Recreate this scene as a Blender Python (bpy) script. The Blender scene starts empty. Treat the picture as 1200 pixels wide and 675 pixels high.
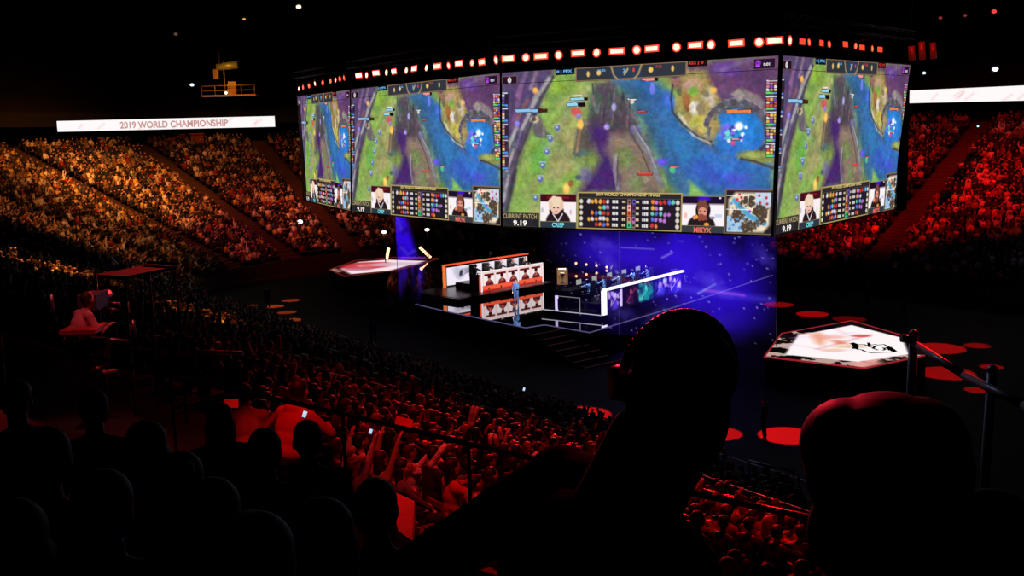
import bpy, math, random
import numpy as np
from mathutils import Vector, Matrix
random.seed(7); RNG = np.random.default_rng(11)
SC = bpy.context.scene; COL = SC.collection
F = 1250.0; PITCH = math.radians(8.5); ROLL = math.radians(-1.6); CAMZ = 13.0

# ------------------------------------------------------------ sight lines
def ray(px, py):
    u = (px-600)/F; v = -(py-337.5)/F
    c, s = math.cos(ROLL), math.sin(ROLL)
    u2 = c*u-s*v; v2 = s*u+c*v
    return np.array([u2, math.cos(PITCH)+v2*math.sin(PITCH), -math.sin(PITCH)+v2*math.cos(PITCH)])
def PZ(px, py, z):
    r = ray(px, py); k = (z-CAMZ)/r[2]; return Vector((r[0]*k, r[1]*k, z))
def PD(px, py, d):
    r = ray(px, py); k = d/r[1]; return Vector((r[0]*k, d, CAMZ+r[2]*k))
def project(p):
    x, y, z = p[0], p[1], p[2]-CAMZ
    fw = y*math.cos(PITCH)-z*math.sin(PITCH); v2 = y*math.sin(PITCH)+z*math.cos(PITCH); u2 = x
    c, s = math.cos(-ROLL), math.sin(-ROLL)
    u = c*u2-s*v2; v = s*u2+c*v2
    if fw < .1: return (-9999, -9999)
    return (600+F*u/fw, 337.5-F*v/fw)

cam = bpy.data.objects.new('camera', bpy.data.cameras.new('camera')); COL.objects.link(cam)
rt = ray(601, 337.5)-ray(600, 337.5); up = ray(600, 336.5)-ray(600, 337.5); fw = ray(600, 337.5)
rt, up, fw = [Vector(v).normalized() for v in (rt, up, fw)]
M = Matrix.Identity(4)
for i in range(3): M[i][0] = rt[i]; M[i][1] = up[i]; M[i][2] = -fw[i]
M[2][3] = CAMZ
cam.matrix_world = M
cam.data.sensor_width = 36; cam.data.lens = 36*F/1200; cam.data.clip_start = .05; cam.data.clip_end = 400
SC.camera = cam
SC.view_settings.view_transform = 'Standard'; SC.view_settings.look = 'None'
SC.view_settings.exposure = 0; SC.view_settings.gamma = 1; SC.view_settings.use_curve_mapping = False
w = bpy.data.worlds.new('world'); SC.world = w; w.use_nodes = True
w.node_tree.nodes['Background'].inputs[0].default_value = (.0, .0, .0, 1)
w.node_tree.nodes['Background'].inputs[1].default_value = 0

# ------------------------------------------------------------ materials
def lin(c):
    return tuple(((x/255/12.92) if x/255 <= .04045 else ((x/255+.055)/1.055)**2.4) for x in c)
MATS = {}
def mat(name, rgb, rough=.7, metal=0, noise=.25, nscale=8, spec=.5, coat=0):
    """procedural surface: base colour with a soft noise mottling and a fine bump"""
    if name in MATS: return MATS[name]
    m = bpy.data.materials.new(name); m.use_nodes = True; nt = m.node_tree; b = nt.nodes['Principled BSDF']
    c = lin(rgb)
    b.inputs['Roughness'].default_value = rough; b.inputs['Metallic'].default_value = metal
    b.inputs['Specular IOR Level'].default_value = spec; b.inputs['Coat Weight'].default_value = coat
    tc = nt.nodes.new('ShaderNodeTexCoord'); n = nt.nodes.new('ShaderNodeTexNoise'); n.inputs['Scale'].default_value = nscale
    n.inputs['Detail'].default_value = 4
    mx = nt.nodes.new('ShaderNodeMix'); mx.data_type = 'RGBA'
    mx.inputs[6].default_value = (*[x*(1-noise) for x in c], 1); mx.inputs[7].default_value = (*[min(1, x*(1+noise)) for x in c], 1)
    nt.links.new(tc.outputs['Object'], n.inputs['Vector']); nt.links.new(n.outputs['Fac'], mx.inputs[0])
    nt.links.new(mx.outputs[2], b.inputs['Base Color'])
    MATS[name] = m; return m
def emat(name, rgb, strength=1.0):
    if name in MATS: return MATS[name]
    m = bpy.data.materials.new(name); m.use_nodes = True; nt = m.node_tree; b = nt.nodes['Principled BSDF']
    c = lin(rgb)
    b.inputs['Base Color'].default_value = (.02, .02, .02, 1)
    b.inputs['Emission Color'].default_value = (*c, 1); b.inputs['Emission Strength'].default_value = strength
    MATS[name] = m; return m
def led_mat(name, strength=1.0, tint=(1, 1, 1)):
    """a lit LED wall: the picture it plays is a colour attribute; a faint pixel grid breaks it up"""
    if name in MATS: return MATS[name]
    m = bpy.data.materials.new(name); m.use_nodes = True; nt = m.node_tree; nt.nodes.clear()
    a = nt.nodes.new('ShaderNodeAttribute'); a.attribute_name = 'Col'
    e = nt.nodes.new('ShaderNodeEmission'); o = nt.nodes.new('ShaderNodeOutputMaterial')
    e.inputs[1].default_value = strength
    nt.links.new(a.outputs['Color'], e.inputs[0]); nt.links.new(e.outputs[0], o.inputs[0])
    MATS[name] = m; return m
def attr_mat(name, rough=.8):
    if name in MATS: return MATS[name]
    m = bpy.data.materials.new(name); m.use_nodes = True; nt = m.node_tree; b = nt.nodes['Principled BSDF']
    a = nt.nodes.new('ShaderNodeAttribute'); a.attribute_name = 'Col'
    nt.links.new(a.outputs['Color'], b.inputs['Base Color']); b.inputs['Roughness'].default_value = rough
    MATS[name] = m; return m

# ------------------------------------------------------------ object helpers
def tag(o, label=None, cat=None, group=None, kind=None):
    if label: o['label'] = label
    if cat: o['category'] = cat
    if group: o['group'] = group
    if kind: o['kind'] = kind
    return o
def thing(name, label, cat, loc=(0, 0, 0), rz=0, group=None):
    o = bpy.data.objects.new(name, None); COL.objects.link(o); o.empty_display_size = .1
    o.location = loc; o.rotation_euler = (0, 0, rz)
    return tag(o, label, cat, group)
class MB:
    def __init__(s): s.v = []; s.f = []; s.mi = []; s.smooth = []
    def add(s, v, f, mi=0, smooth=False):
        n = len(s.v); s.v += [tuple(p) for p in v]
        s.f += [tuple(i+n for i in q) for q in f]; s.mi += [mi]*len(f); s.smooth += [smooth]*len(f); return s
    def box(s, c, d, rz=0, mi=0, taper=1.0):
        cx, cy, cz = c; hx, hy, hz = d[0]/2, d[1]/2, d[2]/2; co, si = math.cos(rz), math.sin(rz); v = []
        for z, t in ((-hz, 1), (hz, taper)):
            for x, y in ((-hx, -hy), (hx, -hy), (hx, hy), (-hx, hy)):
                x *= t; y *= t; v.append((cx+x*co-y*si, cy+x*si+y*co, cz+z))
        return s.add(v, [(3, 2, 1, 0), (4, 5, 6, 7), (0, 1, 5, 4), (1, 2, 6, 5), (2, 3, 7, 6), (3, 0, 4, 7)], mi)
    def tube(s, a, b, r, r2=None, n=10, mi=0, smooth=True):
        a = Vector(a); b = Vector(b); r2 = r if r2 is None else r2; d = (b-a)
        if d.length < 1e-6: return s
        d.normalize(); x = d.orthogonal().normalized(); y = d.cross(x); v = []
        for p, rr in ((a, r), (b, r2)):
            for k in range(n):
                t = 2*math.pi*k/n; v.append(p+x*math.cos(t)*rr+y*math.sin(t)*rr)
        f = [(k, (k+1) % n, n+(k+1) % n, n+k) for k in range(n)]
        nn = len(s.v); s.add(v, f, mi, smooth)
        s.f += [tuple(nn+k for k in reversed(range(n))), tuple(nn+n+k for k in range(n))]; s.mi += [mi]*2; s.smooth += [False]*2
        return s
    def lathe(s, prof, c=(0, 0, 0), n=20, mi=0, axis='z'):
        v = []
        for r, z in prof:
            for k in range(n):
                t = 2*math.pi*k/n; p = (r*math.cos(t), r*math.sin(t), z)
                if axis == 'y': p = (p[0], p[2], p[1])
                v.append((p[0]+c[0], p[1]+c[1], p[2]+c[2]))
        m = len(prof); f = [(j*n+k, j*n+(k+1) % n, (j+1)*n+(k+1) % n, (j+1)*n+k) for j in range(m-1) for k in range(n)]
        return s.add(v, f, mi, True)
    def sphere(s, c, r, n=10, m=6, mi=0):
        rx, ry, rz = r if isinstance(r, (tuple, list)) else (r, r, r); v = []; f = []
        for j in range(m+1):
            ph = math.pi*j/m
            for k in range(n):
                t = 2*math.pi*k/n; v.append((c[0]+rx*math.sin(ph)*math.cos(t), c[1]+ry*math.sin(ph)*math.sin(t), c[2]+rz*math.cos(ph)))
        for j in range(m):
            for k in range(n): f.append((j*n+k, (j+1)*n+k, (j+1)*n+(k+1) % n, j*n+(k+1) % n))
        return s.add(v, f, mi, True)
    def prism(s, pts, z0, z1, mi=0):
        n = len(pts); v = [(p[0], p[1], z0) for p in pts]+[(p[0], p[1], z1) for p in pts]
        f = [tuple(reversed(range(n))), tuple(range(n, 2*n))]+[(k, (k+1) % n, n+(k+1) % n, n+k) for k in range(n)]
        return s.add(v, f, mi)
    def quad(s, a, b, c, d, mi=0): return s.add([a, b, c, d], [(0, 1, 2, 3)], mi)
    def mesh(s, name, mats):
        me = bpy.data.meshes.new(name); me.from_pydata(s.v, [], s.f)
        for m in (mats if isinstance(mats, (list, tuple)) else [mats]): me.materials.append(m)
        me.polygons.foreach_set('material_index', s.mi); me.polygons.foreach_set('use_smooth', s.smooth); me.update(); return me
    def build(s, name, mats, parent=None, loc=None, rz=0):
        return link(name, s.mesh(name, mats), parent, loc, rz)
def link(name, me, parent=None, loc=None, rz=0):
    o = bpy.data.objects.new(name, me); COL.objects.link(o)
    if parent: o.parent = parent
    if loc is not None: o.location = loc
    if rz: o.rotation_euler = (0, 0, rz)
    return o
def struct(name, mb, m, label=None):
    o = mb.build(name, m); o['kind'] = 'structure'
    if label: o['label'] = label
    return o
def copy_tree(o, parent=None):
    c = o.copy(); COL.objects.link(c); c.parent = parent
    for ch in list(o.children): copy_tree(ch, c)
    return c
def bulk_mesh(name, V, Fq, cols=None, m=None, domain='POINT', mat_idx=None):
    """numpy arrays -> mesh; Fq is (n,4) or (n,3)"""
    me = bpy.data.meshes.new(name); k = Fq.shape[1]
    me.vertices.add(len(V)); me.vertices.foreach_set('co', np.asarray(V, dtype=np.float32).ravel())
    me.loops.add(Fq.size); me.loops.foreach_set('vertex_index', Fq.astype(np.int32).ravel())
    me.polygons.add(len(Fq)); me.polygons.foreach_set('loop_start', (np.arange(len(Fq))*k).astype(np.int32))
    me.update(calc_edges=True)
    if cols is not None:
        ca = me.color_attributes.new('Col', 'FLOAT_COLOR', domain)
        c4 = np.ones((len(cols), 4), dtype=np.float32); c4[:, :cols.shape[1]] = cols; ca.data.foreach_set('color', c4.ravel())
    if m: me.materials.append(m)
    return me

# ------------------------------------------------------------ painting on a pixel canvas (sRGB 0..255, made linear at the end)
def vnoise(X, Y, scale, seed=0, octaves=3):
    out = 0; amp = 1; tot = 0
    for o in range(octaves):
        r = np.random.default_rng(seed*31+o); T = r.random((64, 64)); x = X/scale; y = Y/scale
        xi = np.floor(x).astype(int); yi = np.floor(y).astype(int); fx = x-xi; fy = y-yi
        fx = fx*fx*(3-2*fx); fy = fy*fy*(3-2*fy)
        g = lambda a, b: T[a % 64, b % 64]
        out = out+amp*((g(xi, yi)*(1-fx)+g(xi+1, yi)*fx)*(1-fy)+(g(xi, yi+1)*(1-fx)+g(xi+1, yi+1)*fx)*fy)
        tot += amp; amp *= .55; scale /= 2.1
    return out/tot
class Canvas:
    def __init__(s, X, Y, base=(0, 0, 0)):
        s.X, s.Y = X, Y; s.c = np.zeros(X.shape+(3,)); s.c[:] = base
    def put(s, a, rgb):
        a = np.clip(a, 0, 1)[..., None]; s.c = s.c*(1-a)+np.array(rgb, dtype=float)*a
    def poly(s, pts, rgb, alpha=1, soft=0, wob=0, seed=1):
        X, Y = s.X, s.Y
        if wob: X = X+(vnoise(s.X, s.Y, 9, seed)-.5)*wob*2; Y = Y+(vnoise(s.X, s.Y, 9, seed+5)-.5)*wob*2
        inside = np.zeros(X.shape, bool); dist = np.full(X.shape, 1e9); n = len(pts)
        for i in range(n):
            x1, y1 = pts[i]; x2, y2 = pts[(i+1) % n]
            c = ((y1 > Y) != (y2 > Y)) & (X < (x2-x1)*(Y-y1)/((y2-y1) if y2 != y1 else 1e-9)+x1); inside ^= c
            if soft:
                L = (x2-x1)**2+(y2-y1)**2+1e-9; t = np.clip(((X-x1)*(x2-x1)+(Y-y1)*(y2-y1))/L, 0, 1)
                dist = np.minimum(dist, np.hypot(X-x1-t*(x2-x1), Y-y1-t*(y2-y1)))
        if soft: a = np.where(inside, .5+dist/soft/2, .5-dist/soft/2)
        else: a = inside.astype(float)
        s.put(np.clip(a, 0, 1)*alpha, rgb)
    def ell(s, cx, cy, rx, ry, rgb, alpha=1, soft=.25, rot=0, wob=0, seed=1):
        X = s.X-cx; Y = s.Y-cy
        if wob: X = X+(vnoise(s.X, s.Y, 6, seed)-.5)*wob*2; Y = Y+(vnoise(s.X, s.Y, 6, seed+3)-.5)*wob*2
        c, si = math.cos(rot), math.sin(rot); u = (X*c+Y*si)/rx; v = (-X*si+Y*c)/ry; d = np.hypot(u, v)
        s.put(np.clip((1-d)/soft+.5, 0, 1)*alpha, rgb)
    def line(s, pts, wd, rgb, alpha=1, soft=1):
        a = np.zeros(s.X.shape)
        for (x1, y1), (x2, y2) in zip(pts[:-1], pts[1:]):
            L = (x2-x1)**2+(y2-y1)**2+1e-9; t = np.clip(((s.X-x1)*(x2-x1)+(s.Y-y1)*(y2-y1))/L, 0, 1)
            d = np.hypot(s.X-x1-t*(x2-x1), s.Y-y1-t*(y2-y1)); a = np.maximum(a, np.clip((wd/2-d)/soft+.5, 0, 1))
        s.put(a*alpha, rgb)
    def rect(s, x0, y0, x1, y1, rgb, alpha=1): s.put(((s.X >= x0) & (s.X < x1) & (s.Y >= y0) & (s.Y < y1))*alpha, rgb)
    def noise(s, scale, amt, seed=3, octaves=3, per=0):
        n = vnoise(s.X, s.Y, scale, seed, octaves)-.5
        s.c = s.c*(1+n[..., None]*amt*2)
        if per:
            for k in range(3): s.c[..., k] += (vnoise(s.X, s.Y, scale*.8, seed+9+k, 2)-.5)*per
    def lin(s):
        c = np.clip(s.c, 0, 255)/255; return np.where(c <= .04045, c/12.92, ((c+.055)/1.055)**2.4)
def homog(src, dst):
    A = []; b = []
    for (x, y), (u, v) in zip(src, dst):
        A.append([x, y, 1, 0, 0, 0, -u*x, -u*y]); b.append(u); A.append([0, 0, 0, x, y, 1, -v*x, -v*y]); b.append(v)
    h = np.linalg.solve(np.array(A, float), np.array(b, float)); return np.append(h, 1).reshape(3, 3)
def happ(H, x, y):
    d = H[2, 0]*x+H[2, 1]*y+H[2, 2]; return (H[0, 0]*x+H[0, 1]*y+H[0, 2])/d, (H[1, 0]*x+H[1, 1]*y+H[1, 2])/d

# text as geometry: returns (verts 2D, tris) laid out in a unit-height line, width returned
def text_geo(s, bold=.0):
    cu = bpy.data.curves.new('t', 'FONT'); cu.body = s; cu.size = 1; cu.offset = bold; cu.resolution_u = 3; cu.fill_mode = 'FRONT'
    o = bpy.data.objects.new('t', cu); COL.objects.link(o)
    dg = bpy.context.evaluated_depsgraph_get(); me = bpy.data.meshes.new_from_object(o.evaluated_get(dg))
    v = np.array([x.co[:2] for x in me.vertices]); f = [tuple(p.vertices) for p in me.polygons]
    bpy.data.objects.remove(o); bpy.data.curves.remove(cu); bpy.data.meshes.remove(me)
    v -= v.min(0); mx = v.max(0); return v/mx, f, mx[0]/mx[1]
# ============================================================ THE HANGING VIDEO SCREEN
ZT, ZB = CAMZ+3.25, CAMZ-5.75
TOPPX = [(348, 113), (411, 104.5), (587, 84.5), (915, 64), (1067, 75.5)]
BOTPX = [(358, 235), (412, 248), (588, 265.5), (906, 276.5), (1054, 244)]
TOP = [PZ(*p, ZT) for p in TOPPX]; BOT = [PZ(*p, ZB) for p in BOTPX]
FQ = [(TOP[i], TOP[i+1], BOT[i+1], BOT[i]) for i in range(4)]    # TL TR BR BL as seen from the seats
rig = thing('hanging_video_screen', 'huge faceted hanging video screen playing a game broadcast above the stage', 'video screen', (BOT[2]+BOT[3])/2)
def prig(mb, name, m, parent=None):                               # world-space geometry under the rig
    o = mb.build(name, m, parent or rig)
    if parent is None: o.matrix_parent_inverse = Matrix.Translation(-rig.location)
    return o
def quadmap(q, u, v, off=0.0):
    """u right, v down on the face; off pushes out of the face towards the room"""
    TL, TR, BR, BL = [np.array(p) for p in q]
    u = np.asarray(u, float)[..., None]; v = np.asarray(v, float)[..., None]
    n = np.cross(BL-TL, TR-TL); n = n/np.linalg.norm(n)
    return (TL*(1-u)+TR*u)*(1-v)+(BL*(1-u)+BR*u)*v+n*off
HUV = homog([TOPPX[2], TOPPX[3], BOTPX[3], BOTPX[2]], [(0, 0), (1, 0), (1, 1), (0, 1)])
HPX = np.linalg.inv(HUV)
GW, GH = 460, 264
uu, vv = np.meshgrid((np.arange(GW+1))/GW, (np.arange(GH+1))/GH)
PX, PY = happ(HPX, uu, vv)
K = Canvas(PX, PY, (108, 134, 62))
# --- the game field (a generic overhead forest map with a lane, a river and a round pool)
K.noise(30, .35, 2, 3, 26)
K.poly([(640, 84), (800, 72), (760, 100), (715, 98), (690, 120), (640, 170), (610, 260), (588, 266), (600, 200)], (112, 150, 58), .6, 14, 3)
K.poly([(725, 78), (745, 80), (700, 118), (684, 150), (676, 190), (690, 240), (640, 262), (618, 262), (628, 220), (648, 185), (655, 150), (680, 105)], (158, 148, 92), .72, 14, 4, 7)
K.line([(735, 92), (690, 108), (655, 122)], 7, (160, 145, 100), .5, 6)
K.line([(668, 120), (655, 160), (622, 188)], 4, (140, 140, 130), .5, 4)
K.ell(645, 100, 22, 9, (128, 168, 48), .7, .8); K.ell(632, 186, 10, 20, (70, 150, 45), .6, .8); K.ell(640, 225, 14, 10, (95, 160, 45), .6, .9, -.6)
K.ell(668, 215, 16, 12, (105, 160, 40), .6, .8, -.7)
# left cliff: purple dark with slanted stone blocks
K.poly([(570, 80), (652, 79), (640, 108), (626, 142), (607, 188), (600, 222), (590, 262), (570, 270)], (70, 52, 92), 1, 5, 4, 11)
for x0, y0, x1, y1, wd, c in ((643, 92, 634, 107, 5, (150, 140, 138)), (630, 108, 613, 150, 5, (142, 136, 128)), (612, 96, 600, 150, 5, (104, 70, 112)),
        (605, 150, 594, 178, 6, (128, 124, 128)), (601, 168, 590, 205, 7, (92, 92, 104)), (617, 84, 606, 112, 5, (120, 84, 128)), (596, 200, 588, 232, 8, (88, 90, 104)),
        (618, 118, 606, 140, 4, (128, 78, 70)), (628, 84, 622, 104, 4, (128, 104, 130)), (594, 110, 588, 140, 5, (44, 32, 66)), (604, 200, 594, 245, 4, (44, 40, 52))):
    K.line([(x0, y0), (x1, y1)], wd, c, .8, 3)
K.ell(627, 106, 3, 3.4, (250, 160, 60), 1, .8); K.ell(606, 145, 3, 3, (120, 110, 220), 1, .8)
# towers on the lane
K.ell(636, 158, 9, 4, (60, 62, 58), .9, .5); K.poly([(622, 139), (633, 137), (641, 154), (634, 161), (626, 158)], (88, 80, 88), 1, 2)
K.ell(626, 140, 5.5, 4.5, (200, 176, 136), .9, .5); K.ell(626, 140, 2.6, 2.2, (96, 78, 78), .9, .5)
K.poly([(676, 152), (684, 140), (690, 160), (692, 178), (674, 183), (672, 176)], (84, 78, 66), 1, 2); K.ell(680, 146, 3.6, 6, (238, 168, 70), .95, .5)
K.ell(682, 180, 10, 4, (68, 92, 88), .9, .5, 0, 2); K.line([(680, 152), (676, 178)], 3, (150, 110, 80), .8, 2)
K.ell(674, 131, 6, 5, (196, 70, 70), .9, .5, 0, 3); K.ell(678, 136, 3, 3, (120, 110, 190), .9, .5)
K.ell(664, 221, 4, 6, (250, 180, 80), .95, .6); K.ell(669, 215, 3, 4, (140, 80, 50), .9, .6); K.ell(678, 208, 4, 3, (60, 80, 90), .9, .6)
# dark thicket in the middle
K.poly([(698, 100), (712, 96), (728, 110), (742, 132), (757, 160), (768, 196), (778, 230), (738, 232), (726, 200), (700, 150), (692, 180), (686, 150), (694, 122)], (78, 62, 74), 1, 4, 5, 21)
K.poly([(690, 110), (700, 96), (706, 120), (698, 140), (690, 138)], (60, 104, 72), .9, 4, 3)
K.ell(745, 205, 16, 26, (122, 96, 76), .85, .5, 0, 5); K.ell(740, 196, 9, 14, (84, 120, 52), .8, .6, 0, 4); K.ell(752, 224, 12, 8, (70, 112, 66), .7, .6)
for x, y, c in ((719, 124, (150, 150, 210)), (716, 134, (110, 95, 190)), (711, 148, (150, 140, 240)), (727, 133, (120, 100, 110)), (703, 127, (90, 80, 120)), (733, 140, (130, 96, 100)), (724, 116, (100, 110, 90))):
    K.ell(x, y, 3, 4.2, c, .85, .8, 0, 2)
K.line([(728, 112), (752, 152), (760, 178)], 5, (132, 96, 92), .6, 4)
K.line([(740, 178), (737, 226)], 6, (96, 100, 110), .8, 4); K.line([(755, 170), (776, 218)], 7, (88, 92, 98), .8, 4)
K.poly([(690, 143), (704, 140), (722, 168), (735, 184), (730, 224), (676, 228), (692, 208), (704, 186), (694, 166)], (56, 26, 92), 1, 6, 3, 9)
K.ell(686, 205, 7, 9, (84, 66, 150), .6, .8)
# river and pool
K.poly([(718, 92), (760, 88), (782, 106), (792, 128), (800, 142), (826, 162), (850, 150), (905, 196), (908, 236), (800, 230), (786, 212), (770, 178), (752, 140), (734, 112)], (38, 88, 150), 1, 6, 3, 31)
K.poly([(722, 96), (742, 96), (762, 130), (786, 190), (800, 215), (790, 225), (774, 190), (752, 146)], (46, 82, 104), .75, 9, 3)
K.ell(784, 118, 6, 12, (48, 92, 210), .8, .9, -.3); K.ell(800, 168, 14, 20, (36, 110, 170), .6, .9, -.6); K.ell(845, 205, 34, 14, (42, 80, 188), .7, .9, .3)
K.ell(862, 208, 12, 7, (72, 62, 200), .6, .9); K.ell(775, 191, 8, 5, (70, 60, 200), .6, .9); K.ell(836, 196, 20, 8, (30, 120, 190), .45, .9)
# upper right: purple highland, the stone ring of the pool, ochre rocks
K.poly([(778, 78), (916, 62), (910, 196), (880, 160), (846, 128), (822, 140), (806, 110)], (88, 54, 92), 1, 5, 3, 41)
K.ell(850, 80, 14, 8, (84, 54, 150), .8, .9); K.ell(862, 86, 10, 6, (100, 60, 170), .6, .9); K.ell(882, 92, 26, 12, (74, 42, 84), .7, .9)
K.line([(845, 82), (880, 70)], 5, (110, 88, 130), .6, 4); K.ell(900, 120, 14, 30, (66, 44, 72), .7, .8)
K.ell(864, 152, 39, 36, (78, 74, 88), 1, .18, 0, 4); K.poly([(866, 104), (880, 108), (896, 120), (899, 134), (876, 122), (862, 112)], (120, 104, 108), .9, 3, 3)
K.ell(864, 156, 32, 28, (22, 92, 172), 1, .2, 0, 2); K.ell(864, 156, 24, 22, (30, 120, 205), .8, .7); K.ell(848, 156, 6, 8, (90, 90, 230), .8, .9)
K.ell(864, 186, 36, 18, (36, 98, 190), .7, .8)
for k in range(16):
    t = math.pi*(.95+k*.085); K.ell(864+36*math.cos(t), 154+32*math.sin(t), 2.6, 2, (130, 126, 140) if k % 3 else (52, 48, 60), .7, .6)
for k in range(26):
    r1 = RNG.random(6); K.ell(862+(r1[0]-.5)*24, 156+(r1[1]-.5)*18, 1.2+2*r1[2], 1.2+2*r1[3], [(225, 225, 250), (110, 90, 240), (90, 200, 190), (60, 40, 120)][int(r1[4]*4)], .9, .6)
K.ell(866, 148, 5, 4.4, (235, 240, 255), .9, .7); K.ell(859, 168, 3.4, 3, (200, 60, 130), .9, .7)
K.poly([(790, 84), (806, 80), (828, 82), (842, 116), (838, 132), (846, 150), (836, 168), (816, 158), (800, 146), (790, 128), (796, 108)], (146, 128, 66), 1, 4, 5, 51)
K.ell(812, 100, 11, 9, (186, 140, 120), .7, .6); K.ell(812, 107, 6, 6, (104, 160, 50), .9, .6); K.ell(806, 124, 5, 6, (136, 62, 34), .8, .6, 0, 3)
K.poly([(812, 120), (819, 118), (818, 136), (811, 140)], (190, 180, 168), .9, 2); K.ell(830, 112, 7, 9, (178, 164, 150), .7, .6, 0, 3); K.ell(836, 106, 4, 4, (216, 168, 60), .9, .6)
K.line([(796, 134), (812, 158), (834, 168)], 4, (190, 190, 170), .7, 2); K.ell(820, 142, 10, 7, (180, 172, 56), .8, .7, .5, 3); K.ell(829, 158, 5, 8, (138, 128, 112), .7, .6)
K.ell(792, 96, 8, 8, (132, 84, 84), .8, .6, 0, 4); K.ell(790, 88, 6, 4, (70, 60, 70), .8, .6)
K.ell(890, 184, 26, 7, (118, 124, 58), 1, .3, .1, 3); K.ell(884, 182, 12, 3.4, (150, 160, 76), .8, .5, .1); K.line([(868, 186), (906, 196)], 3, (74, 66, 62), .8, 2)
K.poly([(808, 212), (830, 230), (806, 232)], (120, 168, 66), .9, 3); K.poly([(800, 212), (808, 212), (806, 232), (798, 232)], (60, 112, 150), .8, 3)
K.ell(788, 199, 3.5, 4.4, (60, 160, 110), 1, .5); K.ell(757, 212, 4, 3.4, (190, 184, 160), .9, .5, 0, 2); K.ell(764, 104, 3, 7, (110, 110, 220), .8, .6, 0, 2)
K.ell(753, 150, 4, 8, (80, 130, 110), .7, .6, 0, 3); K.ell(740, 119, 3, 3, (200, 190, 170), .8, .5); K.ell(748, 152, 3, 5, (90, 80, 180), .6, .6)
# stone edges, banks and stems drawn sharper over the washes
SK = (52, 46, 58)
K.line([(648, 90), (636, 112), (622, 146), (606, 186), (600, 214), (592, 256)], 3.2, SK, .75, 2)
for (x0, y0), (x1, y1) in (((646, 92), (638, 104)), ((634, 110), (625, 128)), ((622, 134), (613, 152)), ((606, 152), (598, 172)), ((604, 176), (596, 200)), ((598, 206), (592, 236))):
    K.line([(x0-2, y0), (x1-2, y1)], 3.4, (150, 146, 150), .75, 1.6); K.line([(x0+1, y0+1), (x1+1, y1+1)], 1.4, (70, 66, 78), .8, 1)
K.line([(611, 152), (604, 176)], 3, (96, 94, 116), .7, 2)
K.poly([(716, 156), (740, 158), (760, 178), (772, 206), (776, 226), (728, 228), (722, 200), (708, 172)], (124, 104, 84), .8, 5, 4, 61)
K.ell(730, 184, 10, 14, (98, 122, 58), .75, .7, -.3, 4); K.ell(726, 168, 8, 5, (134, 112, 88), .7, .7); K.ell(745, 216, 8, 9, (92, 116, 62), .6, .8)
K.line([(722, 182), (720, 200), (724, 222)], 4, (128, 126, 136), .8, 2); K.line([(724, 184), (723, 218)], 1.4, SK, .7, 1)
K.line([(742, 150), (750, 164), (760, 178), (766, 194), (772, 212)], 7, (104, 106, 114), .85, 3); K.line([(747, 156), (758, 172), (768, 196)], 2, (150, 150, 150), .7, 1.4); K.line([(739, 156), (752, 178), (762, 204)], 1.6, SK, .7, 1.2)
K.poly([(690, 150), (696, 108), (703, 97), (708, 108), (714, 98), (722, 112), (730, 108), (736, 128), (742, 140), (738, 150), (716, 152), (704, 148)], (64, 58, 66), .7, 3, 3, 71)
for k in range(26):
    r1 = RNG.random(5); x = 694+r1[0]*46; y = 102+r1[1]*50; K.line([(x, y), (x+2-4*r1[2], y-6-7*r1[3])], 1.8, [(60, 92, 66), (118, 86, 88), (50, 40, 58), (96, 98, 110)][int(r1[4]*4)], .75, 1.2)
K.ell(719, 126, 2.6, 4.4, (150, 146, 214), .85, .6); K.ell(711, 149, 3, 3, (170, 140, 245), .9, .7); K.ell(741, 152, 2, 5, (90, 84, 150), .7, .6)
K.line([(788, 100), (786, 116), (788, 132), (800, 146), (818, 160), (834, 166)], 2.4, (40, 40, 58), .8, 1.8)
K.line([(720, 100), (728, 120), (744, 146), (756, 166)], 2, (60, 70, 84), .6, 2)
for k in range(16):
    t0 = math.pi*(.98+k*.068); t1 = t0+.17; cx0, cy0 = 863, 152
    K.line([(cx0+36*math.cos(t0), cy0+33*math.sin(t0)), (cx0+36*math.cos(t1), cy0+33*math.sin(t1))], 6.5, (66, 62, 74) if k % 2 else (84, 80, 90), .95, 1.2)
    K.line([(cx0+40*math.cos(t0), cy0+37*math.sin(t0)), (cx0+39*math.cos(t0+.12), cy0+36*math.sin(t0+.12))], 1.2, (140, 136, 146), .7, 1)
K.line([(832, 150), (830, 162), (836, 172)], 2.4, (34, 42, 66), .7, 2); K.line([(896, 148), (900, 164), (892, 176)], 3, (44, 42, 58), .8, 2)
K.poly([(856, 110), (866, 104), (872, 112), (866, 120)], (150, 136, 132), .8, 1.5); K.poly([(872, 106), (888, 112), (896, 122), (880, 120)], (118, 104, 106), .8, 1.5)
for x, y, rx, ry, c in ((804, 116, 4, 7, (150, 84, 46)), (812, 126, 4, 7, (196, 190, 180)), (822, 128, 5, 8, (120, 100, 70)), (826, 110, 4, 5, (110, 92, 66)), (834, 120, 3.6, 7, (176, 160, 150)), (800, 132, 4, 5, (110, 124, 60)), (812, 146, 6, 4, (150, 150, 66)), (824, 152, 5, 5, (196, 180, 80)), (830, 162, 4, 3, (120, 110, 90)), (806, 100, 5, 4, (178, 146, 130)), (796, 108, 3, 5, (92, 84, 60)), (838, 136, 3, 6, (90, 80, 74))):
    K.ell(x, y, rx, ry, c, .8, .4, 0, 2.4, int(x+y))
K.line([(868, 187), (884, 189), (906, 198)], 2.2, (50, 44, 52), .8, 1.4)
K.ell(826, 200, 22, 9, (48, 66, 180), .5, .9, .5); K.ell(806, 186, 16, 7, (30, 108, 160), .4, .9, .8); K.ell(776, 189, 5, 3, (80, 60, 230), .8, .8)
for k in range(14):
    r1 = RNG.random(4); x = 612+r1[0]*66; y = 92+r1[1]*160; K.line([(x, y), (x-4+8*r1[2], y+8+8*r1[3])], 2.4, (150, 150, 120), .28, 3)
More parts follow.
